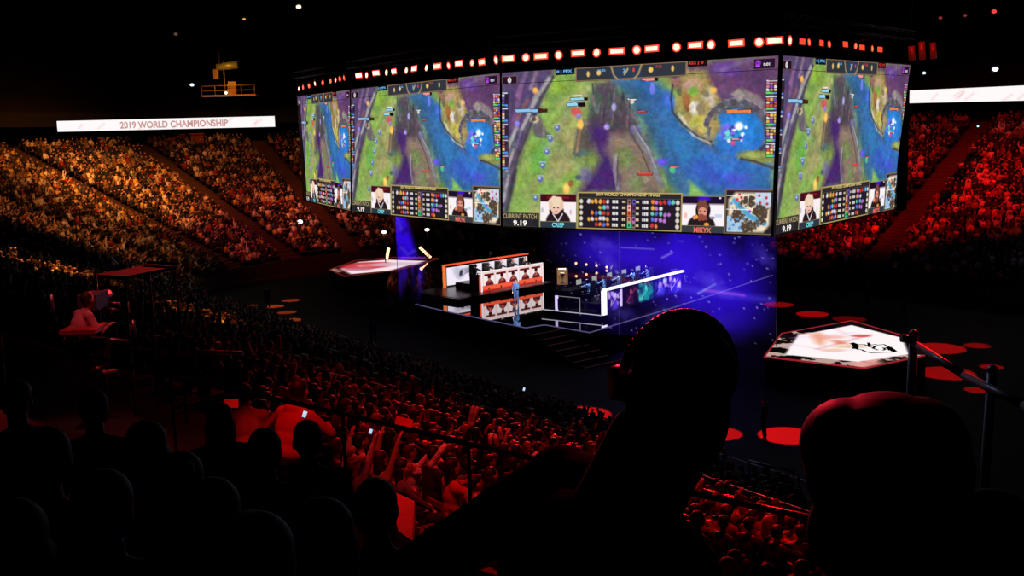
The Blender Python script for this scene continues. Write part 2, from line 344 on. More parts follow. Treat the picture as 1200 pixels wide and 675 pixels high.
K.noise(8, .16, 17, 3, 18); K.noise(2.6, .12, 23, 2, 8); g_ = K.c.mean(-1, keepdims=True); K.c = (g_+(K.c-g_)*.9)*1.1+9  # colours paled and lifted to imitate the bloom of the LED wall
for x, y in ((653, 150), (645, 163), (641, 178), (636, 194), (633, 210), (628, 232)):
    K.ell(x, y, 3, 3.4, (92, 110, 186), 1, .5); K.ell(x-.6, y-1, 1.4, 1.4, (214, 210, 220), .9, .6); K.rect(x-4, y-4.6, x+4, y-3.6, (160, 190, 230), .9)
def bar(x0, y0, x1, y1, c, frac=1, dark=(30, 14, 20)):
    K.rect(x0-.6, y0-.6, x1+.6, y1+.6, (16, 16, 22)); K.rect(x0, y0, x1, y1, dark); K.rect(x0, y0, x0+(x1-x0)*frac, y1, c)
bar(604, 128, 641, 131.4, (138, 196, 240), .7, (80, 30, 20)); bar(668, 114.6, 688, 117.4, (150, 210, 245), .8); bar(664, 120.8, 685, 124.4, (150, 214, 245), .6)
K.rect(672, 111.5, 682, 113, (230, 232, 240)); bar(752, 91, 770, 94.6, (238, 150, 150), .8); K.rect(757, 88, 768, 89.8, (236, 236, 236)); bar(735, 116, 745, 117.4, (236, 230, 230))
bar(747, 130.4, 758, 131.8, (230, 80, 80)); bar(785, 195, 793, 196.4, (230, 110, 110)); bar(748, 203, 764, 205, (226, 70, 60)); bar(851, 129, 880, 132.6, (238, 140, 84)); bar(857, 163, 866, 164.4, (240, 150, 120))
for k in range(9): K.rect(852+k*3.1, 129.6, 852.8+k*3.1, 132, (190, 80, 50), .6)
# side columns of player icons, cut by the face edges
def icons(x0, y0, w_, seed):
    r = np.random.default_rng(seed)
    for k in range(5):
        y = y0+k*18.5; K.rect(x0, y, x0+w_, y+15, (40, 26, 40), .75); K.rect(x0+.5, y-1.6, x0+w_-1, y-.4, (235, 235, 240), .9)
        for a in range(3):
            for b in range(int(w_/4.4)):
                c = [(226, 90, 60), (240, 190, 80), (120, 80, 200), (232, 232, 236), (226, 140, 170), (250, 220, 120)][r.integers(6)]
                K.rect(x0+.6+b*4.4, y+.8+a*3.7, x0+3.8+b*4.4, y+3.6+a*3.7, c, .95)
        K.rect(x0+.5, y+12.2, x0+w_*.55, y+14.2, (96, 220, 110)); K.rect(x0+w_*.55, y+12.2, x0+w_-1, y+14.2, (90, 150, 235))
icons(897.5, 96, 15, 5); icons(583, 110, 13, 6)
FIELD = K.lin().copy()
# --- overlays (each a panel of its own on the face)
def corners(x0, y0, x1, y1):
    u0, v0 = happ(HUV, x0, y0); u1, v1 = happ(HUV, x1, y1); return (max(0, u0), max(0, v0), min(1, u1), min(1, v1))
def panel(x0, y0, x1, y1, n, paint):
    """paint(canvas) draws in local 0..n wide coordinates"""
    u0, v0, u1, v1 = corners(x0, y0, x1, y1); asp = (v1-v0)/(u1-u0)*9/16
    W_ = n; H_ = max(4, int(n*asp)); a, b = np.meshgrid(np.linspace(0, 100, W_+1), np.linspace(0, 100*asp, H_+1))
    c = Canvas(a, b); paint(c, 100*asp); return (u0, v0, u1, v1, W_, H_, c.lin().reshape(-1, 3))
GOLD = (170, 146, 86)
def frame(c, h, wd=1.5, col=GOLD):
    c.rect(0, 0, 100, wd, col); c.rect(0, h-wd, 100, h, col); c.rect(0, 0, wd, h+1, col); c.rect(100-wd, 0, 101, h+1, col)
def p_patch(c, h): c.rect(-1, -1, 101, h+1, (42, 38, 46)); c.noise(20, .2, 4); c.rect(0, 0, 100, h*.46, (52, 48, 44)); frame(c, h, 1.4, (130, 118, 84))
def p_port1(c, h):
    c.rect(-1, -1, 101, h+1, (250, 240, 242)); c.rect(0, 0, 100, h*.24, (70, 14, 26)); c.rect(20, h*.08, 80, h*.14, (120, 24, 40)); c.rect(0, h*.80, 101, h+1, (46, 56, 68))
    g = h*.8; c.ell(7, g*.6, 3, g*.1, (190, 190, 200)); c.ell(84, g*.65, 3, g*.1, (200, 196, 204)); c.ell(50, g*1.02, 33, g*.42, (44, 28, 34), 1, .1); c.ell(46, g*.62, 20, g*.26, (40, 22, 28), 1, .12)
    c.ell(44, g*.5, 14, g*.24, (238, 196, 178), 1, .1); c.ell(44, g*.3, 20, g*.22, (240, 214, 186), 1, .12, 0, 4); c.ell(30, g*.42, 6, g*.16, (232, 200, 170), 1, .2); c.ell(60, g*.42, 5, g*.16, (232, 200, 170), 1, .2)
    c.ell(39, g*.5, 3, 1.6, (96, 56, 50)); c.ell(50, g*.5, 3, 1.6, (96, 56, 50)); c.rect(41, g*.63, 49, g*.66, (190, 90, 90)); c.line([(36, g*.72), (50, g), (62, g*.72)], 3, (230, 220, 224))
    c.poly([(0, g), (100, g), (100, h+1), (0, h+1)], (46, 56, 68)); frame(c, h, 1.6, (140, 126, 92)); c.rect(0, g-1, 100, g+.4, (140, 126, 92))
def p_port2(c, h):
    c.rect(-1, -1, 101, h+1, (250, 244, 248)); c.rect(0, 0, 100, h*.22, (30, 16, 44)); c.ell(52, h*.06, 14, h*.09, (60, 20, 220), 1, .7); c.ell(88, h*.05, 3, 2, (235, 225, 240)); c.rect(0, h*.2, 100, h*.235, (170, 150, 170))
    g = h*.8; c.ell(47, g*1.02, 32, g*.42, (40, 28, 32), 1, .1); c.ell(50, g*.48, 17, g*.34, (30, 18, 22), 1, .12); c.ell(49, g*.36, 13, g*.26, (120, 70, 58), 1, .2, 0, 5)
    c.ell(49, g*.55, 10, g*.18, (226, 150, 130), 1, .2); c.ell(44, g*.5, 2.6, 1.4, (70, 30, 30)); c.ell(54, g*.5, 2.6, 1.4, (70, 30, 30)); c.ell(49, g*.72, 11, g*.11, (150, 74, 64), 1, .3, 0, 5)
    c.ell(31, g*.72, 5, g*.07, (226, 130, 120)); c.ell(36, g*.7, 2.4, g*.07, (240, 180, 60)); c.ell(72, g*.72, 6, g*.05, (150, 150, 160)); c.ell(59, g*.94, 6, g*.06, (240, 150, 60))
    c.ell(10, g*.66, 4, g*.1, (250, 190, 190)); c.rect(78, g*.6, 94, g*.7, (200, 214, 240)); c.rect(0, g, 101, h+1, (56, 62, 66)); frame(c, h, 1.6, (140, 126, 92)); c.rect(0, g-1, 100, g+.4, (140, 126, 92))
def p_score(c, h):
    c.rect(-1, -1, 101, h+1, (36, 28, 38)); c.rect(0, 0, 100, h*.155, (44, 42, 48)); r = np.random.default_rng(3)
    PAL = [(206, 60, 50), (230, 170, 70), (90, 110, 220), (110, 200, 190), (190, 120, 210), (220, 220, 226), (240, 130, 60)]
    for k in range(5):
        y = h*(.25+k*.155)
        c.ell(4, y, 1.8, 2, (220, 214, 190), 1, .4); c.ell(96, y, 1.8, 2, (220, 214, 200), 1, .4)
        na = [6, 3, 5, 6, 4][k]; nb = [6, 3, 5, 4, 2][k]
        for j in range(na): c.ell(30.5-j*3.8, y, 1.6, 1.9, PAL[r.integers(7)], 1, .5, 0, 1, j)
        for j in range(nb): c.ell(73+j*3.8, y, 1.6, 1.9, PAL[r.integers(7)], 1, .5, 0, 1, j)
        for x in (34.6, 36.6, 38.6, 63.2, 65.2, 67.2): c.rect(x, y-1.2, x+1.5, y+1.2, (226, 222, 226))
        for x in (44.5, 46.2, 57.4, 59): c.rect(x, y-1, x+1.2, y+1, (224, 206, 160))
        c.rect(49.3, y-2.5, 53, y+2.5, [(150, 110, 90), (230, 190, 180), (220, 110, 50), (200, 150, 120), (60, 200, 130)][k]); c.ell(51.1, y, 1, 1.4, [(60, 30, 30), (200, 50, 50), (150, 50, 30), (120, 60, 50), (30, 110, 70)][k])
        c.rect(54, y-2.5, 57, y+2.5, [(110, 90, 190), (100, 50, 100), (90, 96, 100), (190, 110, 190), (150, 120, 120)][k]); c.ell(55.5, y, 1, 1.3, (40, 30, 60))
    frame(c, h, 1.2, (180, 156, 92)); c.rect(1.2, h*.155, 98.8, h*.165, (90, 80, 60))
def p_mini(c, h):
    c.rect(-1, -1, 101, h+1, (40, 36, 40)); c.poly([(8, 22), (22, 8), (92, 8), (92, 72), (80, h-6), (8, h-6)], (236, 216, 186), 1, 3)
    c.rect(62, 8, 93, 36, (196, 212, 232)); c.rect(6, h-38, 38, h-6, (176, 208, 236))
    c.line([(20, 24), (50, 54), (82, h-24)], 10, (84, 170, 214), 1, 4); c.line([(40, 60), (60, 74), (70, h-22)], 8, (44, 120, 190), .8, 4)
    for x, y, rx, ry in ((50, 24, 13, 12), (74, 46, 15, 13), (76, 60, 10, 12), (26, 54, 12, 13), (48, 76, 14, 12), (34, 30, 7, 6), (62, h-20, 8, 6), (44, 66, 6, 5)):
        c.ell(x, y, rx, ry, (84, 68, 56), 1, .2, 0, 9, int(x))
        for a in range(5): c.ell(x+math.cos(a*2.1)*rx*.55, y+math.sin(a*2.1)*ry*.55, 1.8, 1.8, (150, 132, 106), .8, .5)
    for x, y in ((70, 14), (84, 18), (72, 28), (86, 30), (30, 12), (26, 22), (34, 18)): c.ell(x, y, 2.8, 3, (206, 60, 80), 1, .4)
    for x, y in ((14, h-30), (28, h-32), (20, h-20), (12, h-12), (32, h-14), (14, 30), (30, 36)): c.ell(x, y, 2.8, 3, (90, 150, 200), 1, .4)
    c.line([(4, 42), (48, 42), (48, 14), (2, 14)], 1.4, (250, 250, 250)); c.ell(52, 46, 3, 3, (150, 60, 220)); c.noise(8, .12, 3); frame(c, h, 3.4, (120, 102, 78))
def p_top(c, h):
    c.rect(-1, -1, 101, h+1, (50, 54, 62)); c.rect(33, 0, 61, h+1, (46, 60, 84)); frame(c, h, .9, (150, 116, 84)); c.line([(33, 0), (36, h*.7), (40, h)], 1.2, (200, 160, 96)); c.line([(61, 0), (58, h*.7), (54, h)], 1.2, (200, 160, 96))
    c.ell(12, h*.5, 1.4, 2.4, (230, 190, 110)); c.ell(22, h*.45, 2, 2.2, (240, 200, 100)); c.ell(69, h*.45, 2, 2.2, (240, 200, 100)); c.ell(88, h*.45, 1.3, 2.4, (230, 190, 110)); c.line([(45.5, h*.66), (48.5, h*.3)], 1.2, (240, 200, 110))
def p_teamA(c, h): c.rect(-1, -1, 101, h+1, (12, 20, 34)); frame(c, h, 2, (80, 70, 60))
def p_teamB(c, h): c.rect(-1, -1, 101, h+1, (34, 12, 16)); frame(c, h, 2, (80, 60, 50))
def p_tagL(c, h): c.rect(-1, -1, 101, h+1, (40, 18, 34)); c.ell(50, h*.5, 12, h*.34, (235, 235, 240), 1, .3); c.ell(50, h*.45, 5, h*.18, (150, 140, 160), 1, .4); frame(c, h, 3, (120, 90, 90))
def p_tagR(c, h):
    c.rect(-1, -1, 101, h+1, (40, 20, 50)); c.ell(22, h*.42, 12, h*.26, (170, 60, 230), 1, .4); c.rect(12, h*.62, 32, h*.78, (190, 70, 240)); c.ell(17, h*.42, 3, h*.1, (60, 20, 80)); c.ell(27, h*.42, 3, h*.1, (60, 20, 80)); frame(c, h, 3, (120, 90, 90))
PANELS = [('patch_panel', panel(588.2, 248.5, 632.5, 266, 60, p_patch)), ('player_portrait', panel(633, 226.8, 676, 268.5, 90, p_port1)), ('player_portrait', panel(799.5, 229.5, 849, 274.5, 100, p_port2)),
          ('score_table', panel(677, 224.8, 799, 272, 220, p_score)), ('mini_map', panel(850, 221, 906.5, 277, 120, p_mini)), ('score_bar', panel(674.5, 79.3, 804.5, 89.2, 150, p_top)),
          ('team_score', panel(651, 80.3, 673.5, 87, 36, p_teamA)), ('team_score', panel(806, 70.5, 829, 77.3, 36, p_teamB)), ('event_box', panel(588.2, 89.5, 606.5, 98.5, 40, p_tagL)), ('event_box', panel(883, 69, 909, 80.5, 50, p_tagR))]
# px boxes of every line of writing on the long face: (text, x0, y0, x1, y1, colour, bold)
TXT = [('CURRENT PATCH', 590.3, 250.6, 629.5, 256, (196, 178, 128), .0), ('9.19', 602, 258, 618, 264.4, (255, 250, 240), .03), ('CRISP', 647.5, 260.8, 661.8, 266.2, (120, 220, 240), .03),
       ('MIKYX', 813.5, 266.4, 834, 272.6, (240, 112, 96), .03), ('2019 WORLD CHAMPIONSHIP FINALS', 699, 226.2, 774.5, 230, (222, 200, 130), .03), ('0 | FPX', 652.6, 82, 670.5, 86.2, (110, 190, 250), .03),
       ('G2 | 0', 808, 72, 824.5, 76.2, (236, 60, 50), .03), ('2', 730, 80.6, 733.2, 84.6, (110, 190, 250), .03), ('1', 741.5, 80, 743.8, 84, (230, 60, 60), .03), ('16.3k', 701, 81, 710, 84, (110, 180, 240), .02),
       ('17.3k', 767.5, 76.5, 776, 79.5, (220, 70, 70), .02), ('0:01', 895, 73.5, 902.5, 77, (240, 230, 240), .03)]
TEXTS = []
for s, x0, y0, x1, y1, c, b in TXT:
    g, f, asp = text_geo(s, b); mid = happ(HUV, (x0+x1)/2, (y0+y1)/2)
    ua, va = happ(HUV, x0, (y0+y1)/2); ub, vb = happ(HUV, x1, (y0+y1)/2); u_, t_ = happ(HUV, (x0+x1)/2, y0); u_, b_ = happ(HUV, (x0+x1)/2, y1)
    vm = (t_+b_)/2; hh = b_-t_
    TEXTS.append((s, ua+(ub-ua)*g[:, 0], vm+hh/2-hh*g[:, 1], f, c))
TMI = {}; LED = led_mat('led_wall', 1.0)
def gridfaces(W_, H_):
    i = np.arange(W_*H_); y, x = i//W_, i % W_; a = y*(W_+1)+x; return np.stack([a, a+W_+1, a+W_+2, a+1], 1)
black = mat('black_steel', (16, 16, 18), .45, .6)
for fi, q in enumerate(FQ):
    V = quadmap(q, uu.ravel(), vv.ravel(), 0.0); me = bulk_mesh('led_face', V, gridfaces(GW, GH), FIELD.reshape(-1, 3), LED)
    face = link('led_face', me, rig); face.matrix_parent_inverse = Matrix.Translation(-rig.location)
    face['label'] = ['narrow far left face of the hanging screen', 'left face of the hanging screen', 'wide middle face of the hanging screen', 'right face of the hanging screen'][fi]
    for nm, (u0, v0, u1, v1, W_, H_, cols) in PANELS:
        a, b = np.meshgrid(np.linspace(u0, u1, W_+1), np.linspace(v0, v1, H_+1))
        link(nm, bulk_mesh(nm, quadmap(q, a.ravel(), b.ravel(), .03), gridfaces(W_, H_), cols, LED), face)
    for s, u, v, f, c in TEXTS:
        mb = MB(); mb.add(quadmap(q, u, v, .05), f); key = 'lettering_%d_%d_%d' % c
        mb.build('lettering', emat(key, c, 1.0), face)
    # cabinet seams of the LED wall and the thick black back box
    mb = MB()
    TL, TR, BR, BL = [Vector(p) for p in q]; n = (BL-TL).cross(TR-TL).normalized(); back = -n*.7
    o4 = [TL-n*.02, TR-n*.02, BR-n*.02, BL-n*.02]; b4 = [p+back for p in o4]
    mb.add(o4+b4, [(7, 6, 5, 4), (0, 4, 5, 1), (1, 5, 6, 2), (2, 6, 7, 3), (3, 7, 4, 0)])
    prig(mb, 'screen_housing', black)
    seam = quadmap(q, [0, 1], [.078, .078], .012); mb = MB(); mb.tube(seam[0], seam[1], .014, n=6); prig(mb, 'panel_seam', black)
    for a, b in ((TL, TR), (BL, BR)): mb = MB(); mb.tube(a+n*.02, b+n*.02, .05, n=6); prig(mb, 'screen_edge_rail', mat('red_lit_trim', (60, 22, 22), .5))
for i in (1, 2, 3): mb = MB(); mb.tube(TOP[i]+Vector((0, -.03, .05)), BOT[i]+Vector((0, -.03, -.05)), .07 if i != 3 else .12, n=8); prig(mb, 'corner_post', black)
# back of the ring (unseen from the seats but it closes the box)
ctr = (TOP[2]+TOP[4])/2+Vector((-4, 12, 0))
BK = [TOP[4], Vector((TOP[4].x-3, TOP[4].y+19, ZT)), Vector((TOP[0].x+14, TOP[0].y+8, ZT)), TOP[0]]
for a, b in zip(BK[:-1], BK[1:]):
    mb = MB(); d = (b-a).normalized(); n = Vector((-d.y, d.x, 0))
    lo = Vector((0, 0, ZB-ZT)); v = [a, b, b+lo, a+lo, a+n*.7, b+n*.7, b+n*.7+lo, a+n*.7+lo]
    mb.add(v, [(0, 1, 2, 3), (7, 6, 5, 4), (0, 4, 5, 1), (1, 5, 6, 2), (2, 6, 7, 3), (3, 7, 4, 0)]); prig(mb, 'screen_housing', black)
# lighting truss that carries the lamps, above the ring
def truss(a, b, sz=.5, step=.9, r=.035):
    mb = MB(); a = Vector(a); b = Vector(b); L = (b-a).length; d = (b-a)/L; s = Vector((-d.y, d.x, 0))*sz/2; u = Vector((0, 0, sz/2))
    ch = [s+u, s-u, -s-u, -s+u]
    for c in ch: mb.tube(a+c, b+c, r, n=6)
    k = int(L/step)
    for i in range(k):
        p0 = a+d*(L*i/k); p1 = a+d*(L*(i+1)/k)
        for j in range(4): mb.tube(p0+ch[j], p1+ch[(j+1) % 4], r*.5, n=4)
    return mb
LIFT = Vector((0, 0, 1.75))
ring = [p+LIFT for p in TOP]+[p+LIFT for p in BK[1:-1]]
tm = mat('truss_black', (40, 36, 38), .4, .7)
for i in range(len(ring)):
    prig(truss(ring[i], ring[(i+1) % len(ring)]), 'lighting_truss', tm)
for i in range(len(ring)):
    mb = MB(); mb.tube(ring[i]-Vector((0, 0, 1.6)), ring[i], .03, n=6); mb.tube(ring[i], ring[i]+Vector((0, 0, 11.4)), .022, n=6)
    prig(mb, 'hoist_chain', tm)
for i, q in enumerate(FQ):
    for t in (.2, .5, .8):
        mb = MB(); p = q[0].lerp(q[1], t); mb.tube(p, p+LIFT, .025, n=6); prig(mb, 'drop_rod', tm)

# ------------------------------------------------------------ lamps hung along the ring
WASH = [(420.7, 88.3), (441, 85.5), (462, 83.7), (485.7, 80.4), (512.7, 77.7), (538, 74.5), (565, 72.7), (595.7, 68.6), (634, 66), (677.6, 62.5), (723, 60), (764, 57), (815, 53), (863, 50.5), (908, 47.5)]
ROUND = [(429.5, 88), (452.7, 85), (476, 82.6), (499.5, 79.5), (525.5, 77), (553, 73.7), (581, 70.5), (616, 67.5), (654.4, 64.7), (699, 61.9), (746, 58.6), (792.6, 55.4), (833, 52.5), (889.5, 49.5), (926, 47.5)]
RIGHTR = [(940, 48.8), (948.5, 49.5), (962.5, 50.5), (972, 51.8), (990.5, 52), (1003, 54), (1010, 55.8), (1022.5, 57), (1031, 58)]
LEFTR = [(350, 104), (355, 102.4), (362, 100.6), (369, 98), (378, 97), (387, 95), (393, 94), (398, 92.3), (403, 91.4)]
def on_face(px, py, i):
    a = Vector(TOP[i]); b = Vector(TOP[i+1]); d = (b-a); n = Vector((d.y, -d.x, 0)).normalized(); a = a+n*.35
    r = Vector(ray(px, py)); c = Vector((0, 0, CAMZ)); k = (a-c).dot(n)/r.dot(n); return c+r*k, n
hot = emat('lamp_red_white', (255, 150, 130), 3.6); hot2 = emat('lamp_warm_red', (255, 90, 60), 3); halom = emat('lamp_red_halo', (255, 20, 12), 2.6); dim = emat('lamp_dull_red', (220, 60, 40), 1.6); warm = emat('lamp_warm_white', (255, 205, 170), 5)  # the red ring's glow stands in for the halo around each lens
case = mat('lamp_case', (46, 20, 20), .35, .3)
def lamp_wash():
    t = thing('stage_wash_light', '', 'stage light')
    MB().box((0, .16, 0), (.95, .3, .34)).box((0, .02, 0), (1.0, .06, .42)).build('lamp_housing', case, t)
    MB().box((0, -.03, .0), (.78, .04, .24)).build('lens', hot, t)
    MB().box((0, -.012, .0), (.98, .03, .40)).build('lens_halo', halom, t)
    m = MB()
    for s in (-1, 1): m.box((s*.52, .16, .16), (.04, .08, .5))
    m.box((0, .16, .42), (1.08, .08, .05)).tube((0, .16, .44), (0, .16, .66), .03, n=6); m.build('yoke', case, t)
    m = MB(); m.box((0, .0, -.25), (.8, .26, .03)); m.build('barn_door', case, t); return t
def lamp_round():
    t = thing('moving_head_light', '', 'stage light')
    m = MB(); m.lathe([(.0, .38), (.17, .36), (.22, .2), (.235, .02), (.2, .0)], n=16, axis='y'); m.build('lamp_housing', case, t)
    m = MB(); m.lathe([(.0, -.03), (.12, -.02), (.18, .005)], n=16, axis='y'); m.build('lens', hot, t)
    m = MB(); m.lathe([(.18, .0), (.25, .0), (.25, .03)], n=16, axis='y'); m.build('lens_halo', halom, t)
    m = MB()
    for s in (-1, 1): m.box((s*.27, .16, .14), (.05, .12, .44))
    m.box((0, .16, .4), (.6, .22, .16)).tube((0, .16, .46), (0, .16, .66), .03, n=6); m.build('yoke', case, t); return t
pw = lamp_wash(); pr = lamp_round(); used = {0: False, 1: False}
FN = ['far left', 'left', 'middle', 'right']
def put_lamp(px, py, i, kind, glow=hot, sc=1.0, idx=0, n=1):
    p, nn = on_face(px, py, i); proto = (pw, pr)[kind]
    o = proto if not used[kind] else copy_tree(proto); used[kind] = True
    o.location = p; o.rotation_euler = (RNG.uniform(-.15, .15), 0, math.atan2(nn.x, -nn.y)+RNG.uniform(-.15, .15)); o.scale = (sc, sc, sc)
    for c in o.children:
        if c.name.split('.')[0] == 'lens_halo' and glow in (dim, warm):
            c.material_slots[0].link = 'OBJECT'; c.material_slots[0].material = dim
        if c.name.split('.')[0] == 'lens':
            c.material_slots[0].link = 'OBJECT'; c.material_slots[0].material = glow
    o['label'] = 'red glowing %s above the %s screen face, %s from the left' % (('oblong wash light', 'round moving head light')[kind], FN[i], ORD[idx])
    o['group'] = ('oblong wash lights above the hanging screen', 'round moving head lights above the hanging screen')[kind]
ORD = ['first', 'second', 'third', 'fourth', 'fifth', 'sixth', 'seventh', 'eighth', 'ninth', 'tenth', 'eleventh', 'twelfth']
for kind, L in ((0, WASH), (1, ROUND)):
    for i in (1, 2, 3):
        sel = [p for p in L if (i == 1 and p[0] < 587) or (i == 2 and 587 <= p[0] < 915) or (i == 3 and p[0] >= 915)]
        for k, p in enumerate(sel): put_lamp(p[0], p[1], i, kind, warm if (p[0] < 505) else hot, (1.0 if p[0] < 600 else .92) if kind == 0 else (1.0 if 560 < p[0] else .9), k, len(sel))
for k, p in enumerate(LEFTR): put_lamp(*p, 0, 1, hot2 if k % 3 else warm, .8, k, len(LEFTR))
for k, p in enumerate(RIGHTR): put_lamp(*p, 3, 1 if k % 2 else 0, hot2 if k % 2 else dim, .72, k+1 if k % 2 else k, len(RIGHTR)+1)
# dull red tubes hanging right of the ring
for k, (x, y0, y1) in enumerate(((1068, 54, 71), (1080, 49, 70), (1093, 50, 69))):
    a = PD(x, y0, 76+k*2); b = PD(x+1, y1, 76+k*2); mb = MB(); mb.tube(a-b, (0, 0, 0), .22, n=10)
    o = mb.build('hanging_drape_tube', emat('dull_red_glow', (90, 10, 8), .5)); o.location = b
    tag(o, 'dull red glowing hanging tube right of the screen ring, %s from the left' % ORD[k], 'light tube', 'dull red tubes right of the hanging screen')
# ============================================================ THE ARENA BOWL
A = np.array([-.577, .817]); N = np.array([.817, .577])          # along the long side (away from us) / across the floor
def ST(s, t, z=0.0): return Vector((A[0]*s+N[0]*t, A[1]*s+N[1]*t, z))
S0, TC, RAD = 74.0, 47.85, 22.0
def bowl_path(n_arc=48, s_near=6.0, s_far=12.0):
    """front edge of the far bowl: far side (t = TC+RAD) -> round end -> near side; returns centre line and outward normals in (s,t)"""
    P = [(s_far+(S0-s_far)*k/24, TC+RAD, 0, 1) for k in range(24)]
    for k in range(n_arc+1):
        a = math.pi/2-math.pi*k/n_arc; P.append((S0+RAD*math.cos(a), TC+RAD*math.sin(a), math.cos(a), math.sin(a)))
    return P
PATH = bowl_path()
NROW, RD, RH = 28, .86, .40
ZF = 1.2
conc = mat('stand_concrete', (46, 36, 32), .9, noise=.35, nscale=1.5); dark = mat('dark_wall', (20, 17, 18), .9); stepm = mat('stair_concrete', (74, 52, 42), .85)
def strip(rows, path, closed=False):
    V = []; Fc = []
    for (r, z) in rows:
        for (s, t, ns, nt) in path: p = ST(s+ns*r, t+nt*r, z); V.append(p)
    n = len(path)
    for j in range(len(rows)-1):
        for i in range(n-1): Fc.append((j*n+i, j*n+i+1, (j+1)*n+i+1, (j+1)*n+i))
    return V, Fc
rows = [(0, 0), (0, ZF)]
for k in range(NROW): rows += [((k+1)*RD, ZF+k*RH), ((k+1)*RD, ZF+(k+1)*RH)]
RT, ZTOP = NROW*RD, ZF+NROW*RH
rows += [(RT+2.2, ZTOP)]
mb = MB(); mb.add(*strip(rows, PATH)); struct('floor_far_stand', mb, conc)
# wall behind the concourse, ribbon fascia, upper tier, outer wall
mb = MB(); mb.add(*strip([(RT+2.2, ZTOP), (RT+2.2, ZTOP+2.0)], PATH)); struct('wall_concourse', mb, dark)
mb = MB(); mb.add(*strip([(RT+2.2, ZTOP+2.0), (RT-1.4, ZTOP+2.0), (RT-1.4, ZTOP+3.4), (RT+1, ZTOP+3.4)], PATH)); struct('wall_balcony_front', mb, dark)
rows = [(RT+1, ZTOP+3.4)]
for k in range(12): rows += [(RT+1+(k+1)*.9, ZTOP+3.4+k*.55), (RT+1+(k+1)*.9, ZTOP+3.4+(k+1)*.55)]
mb = MB(); mb.add(*strip(rows+[(RT+14, ZTOP+10), (RT+14, 32)], PATH)); struct('floor_upper_tier', mb, mat('upper_concrete', (26, 20, 20), .95))
mb = MB(); pp = [ST(s+ns*(RT+14), t+nt*(RT+14)) for s, t, ns, nt in PATH]+[ST(S0, -35), ST(-30, -35), ST(-30, TC+RAD+RT+14)]
mb.prism([(p.x, p.y) for p in pp], 31.5, 32); struct('ceiling', mb, dark)
mb = MB(); mb.prism([(p.x, p.y) for p in pp], -.4, 0); struct('floor', mb, mat('arena_floor', (40, 34, 34), .75, nscale=.6, noise=.3, spec=.15))
# roof trusses, barely seen
for k in range(6):
    s = 18+k*14; a = ST(s, -20, 27.5); b = ST(s, 110, 27.5)
    o = truss(a, b, 1.2, 2.2, .06).build('ceiling_truss', tm); o['kind'] = 'structure'

# pale stair flights of the aisles with railings
def stair_on(path_pts, wdt, label, lo=0, hi=NROW):
    """path_pts(k, side) -> point"""
    mb = MB()
    for k in range(lo, hi):
        for h in (0, 1):
            z0 = ZF+k*RH+h*RH/2; r0 = k*RD+h*RD/2
            a, b = path_pts(r0, -wdt/2), path_pts(r0, wdt/2); c, d = path_pts(r0+RD/2+.02, wdt/2), path_pts(r0+RD/2+.02, -wdt/2)
            lo_ = [ST(*p, z0-.1) for p in (a, b, c, d)]; hi_ = [ST(*p, z0+RH/2+.012) for p in (a, b, c, d)]
            mb.add(lo_+hi_, [(3, 2, 1, 0), (4, 5, 6, 7), (0, 1, 5, 4), (1, 2, 6, 5), (2, 3, 7, 6), (3, 0, 4, 7)])
    o = mb.build('aisle_stairs', stepm); return tag(o, label, 'stairs', 'aisle stairs of the far stands', 'structure')
ENDA = [math.radians(a) for a in (38, 20, 1, -17, -37, -58)]
FARS = [18, 34.5, 51, 66]
for i, a in enumerate(ENDA):
    ca, sa = math.cos(a), math.sin(a)
    stair_on(lambda r, w_, ca=ca, sa=sa: (S0+(RAD+r)*ca-w_*sa, TC+(RAD+r)*sa+w_*ca), 2.0, 'aisle stairs climbing the amber lit end stand')
for s in FARS:
    stair_on(lambda r, w_, s=s: (s+w_+.21*r, TC+RAD+r), 2.2, 'aisle stairs climbing the red lit far stand')
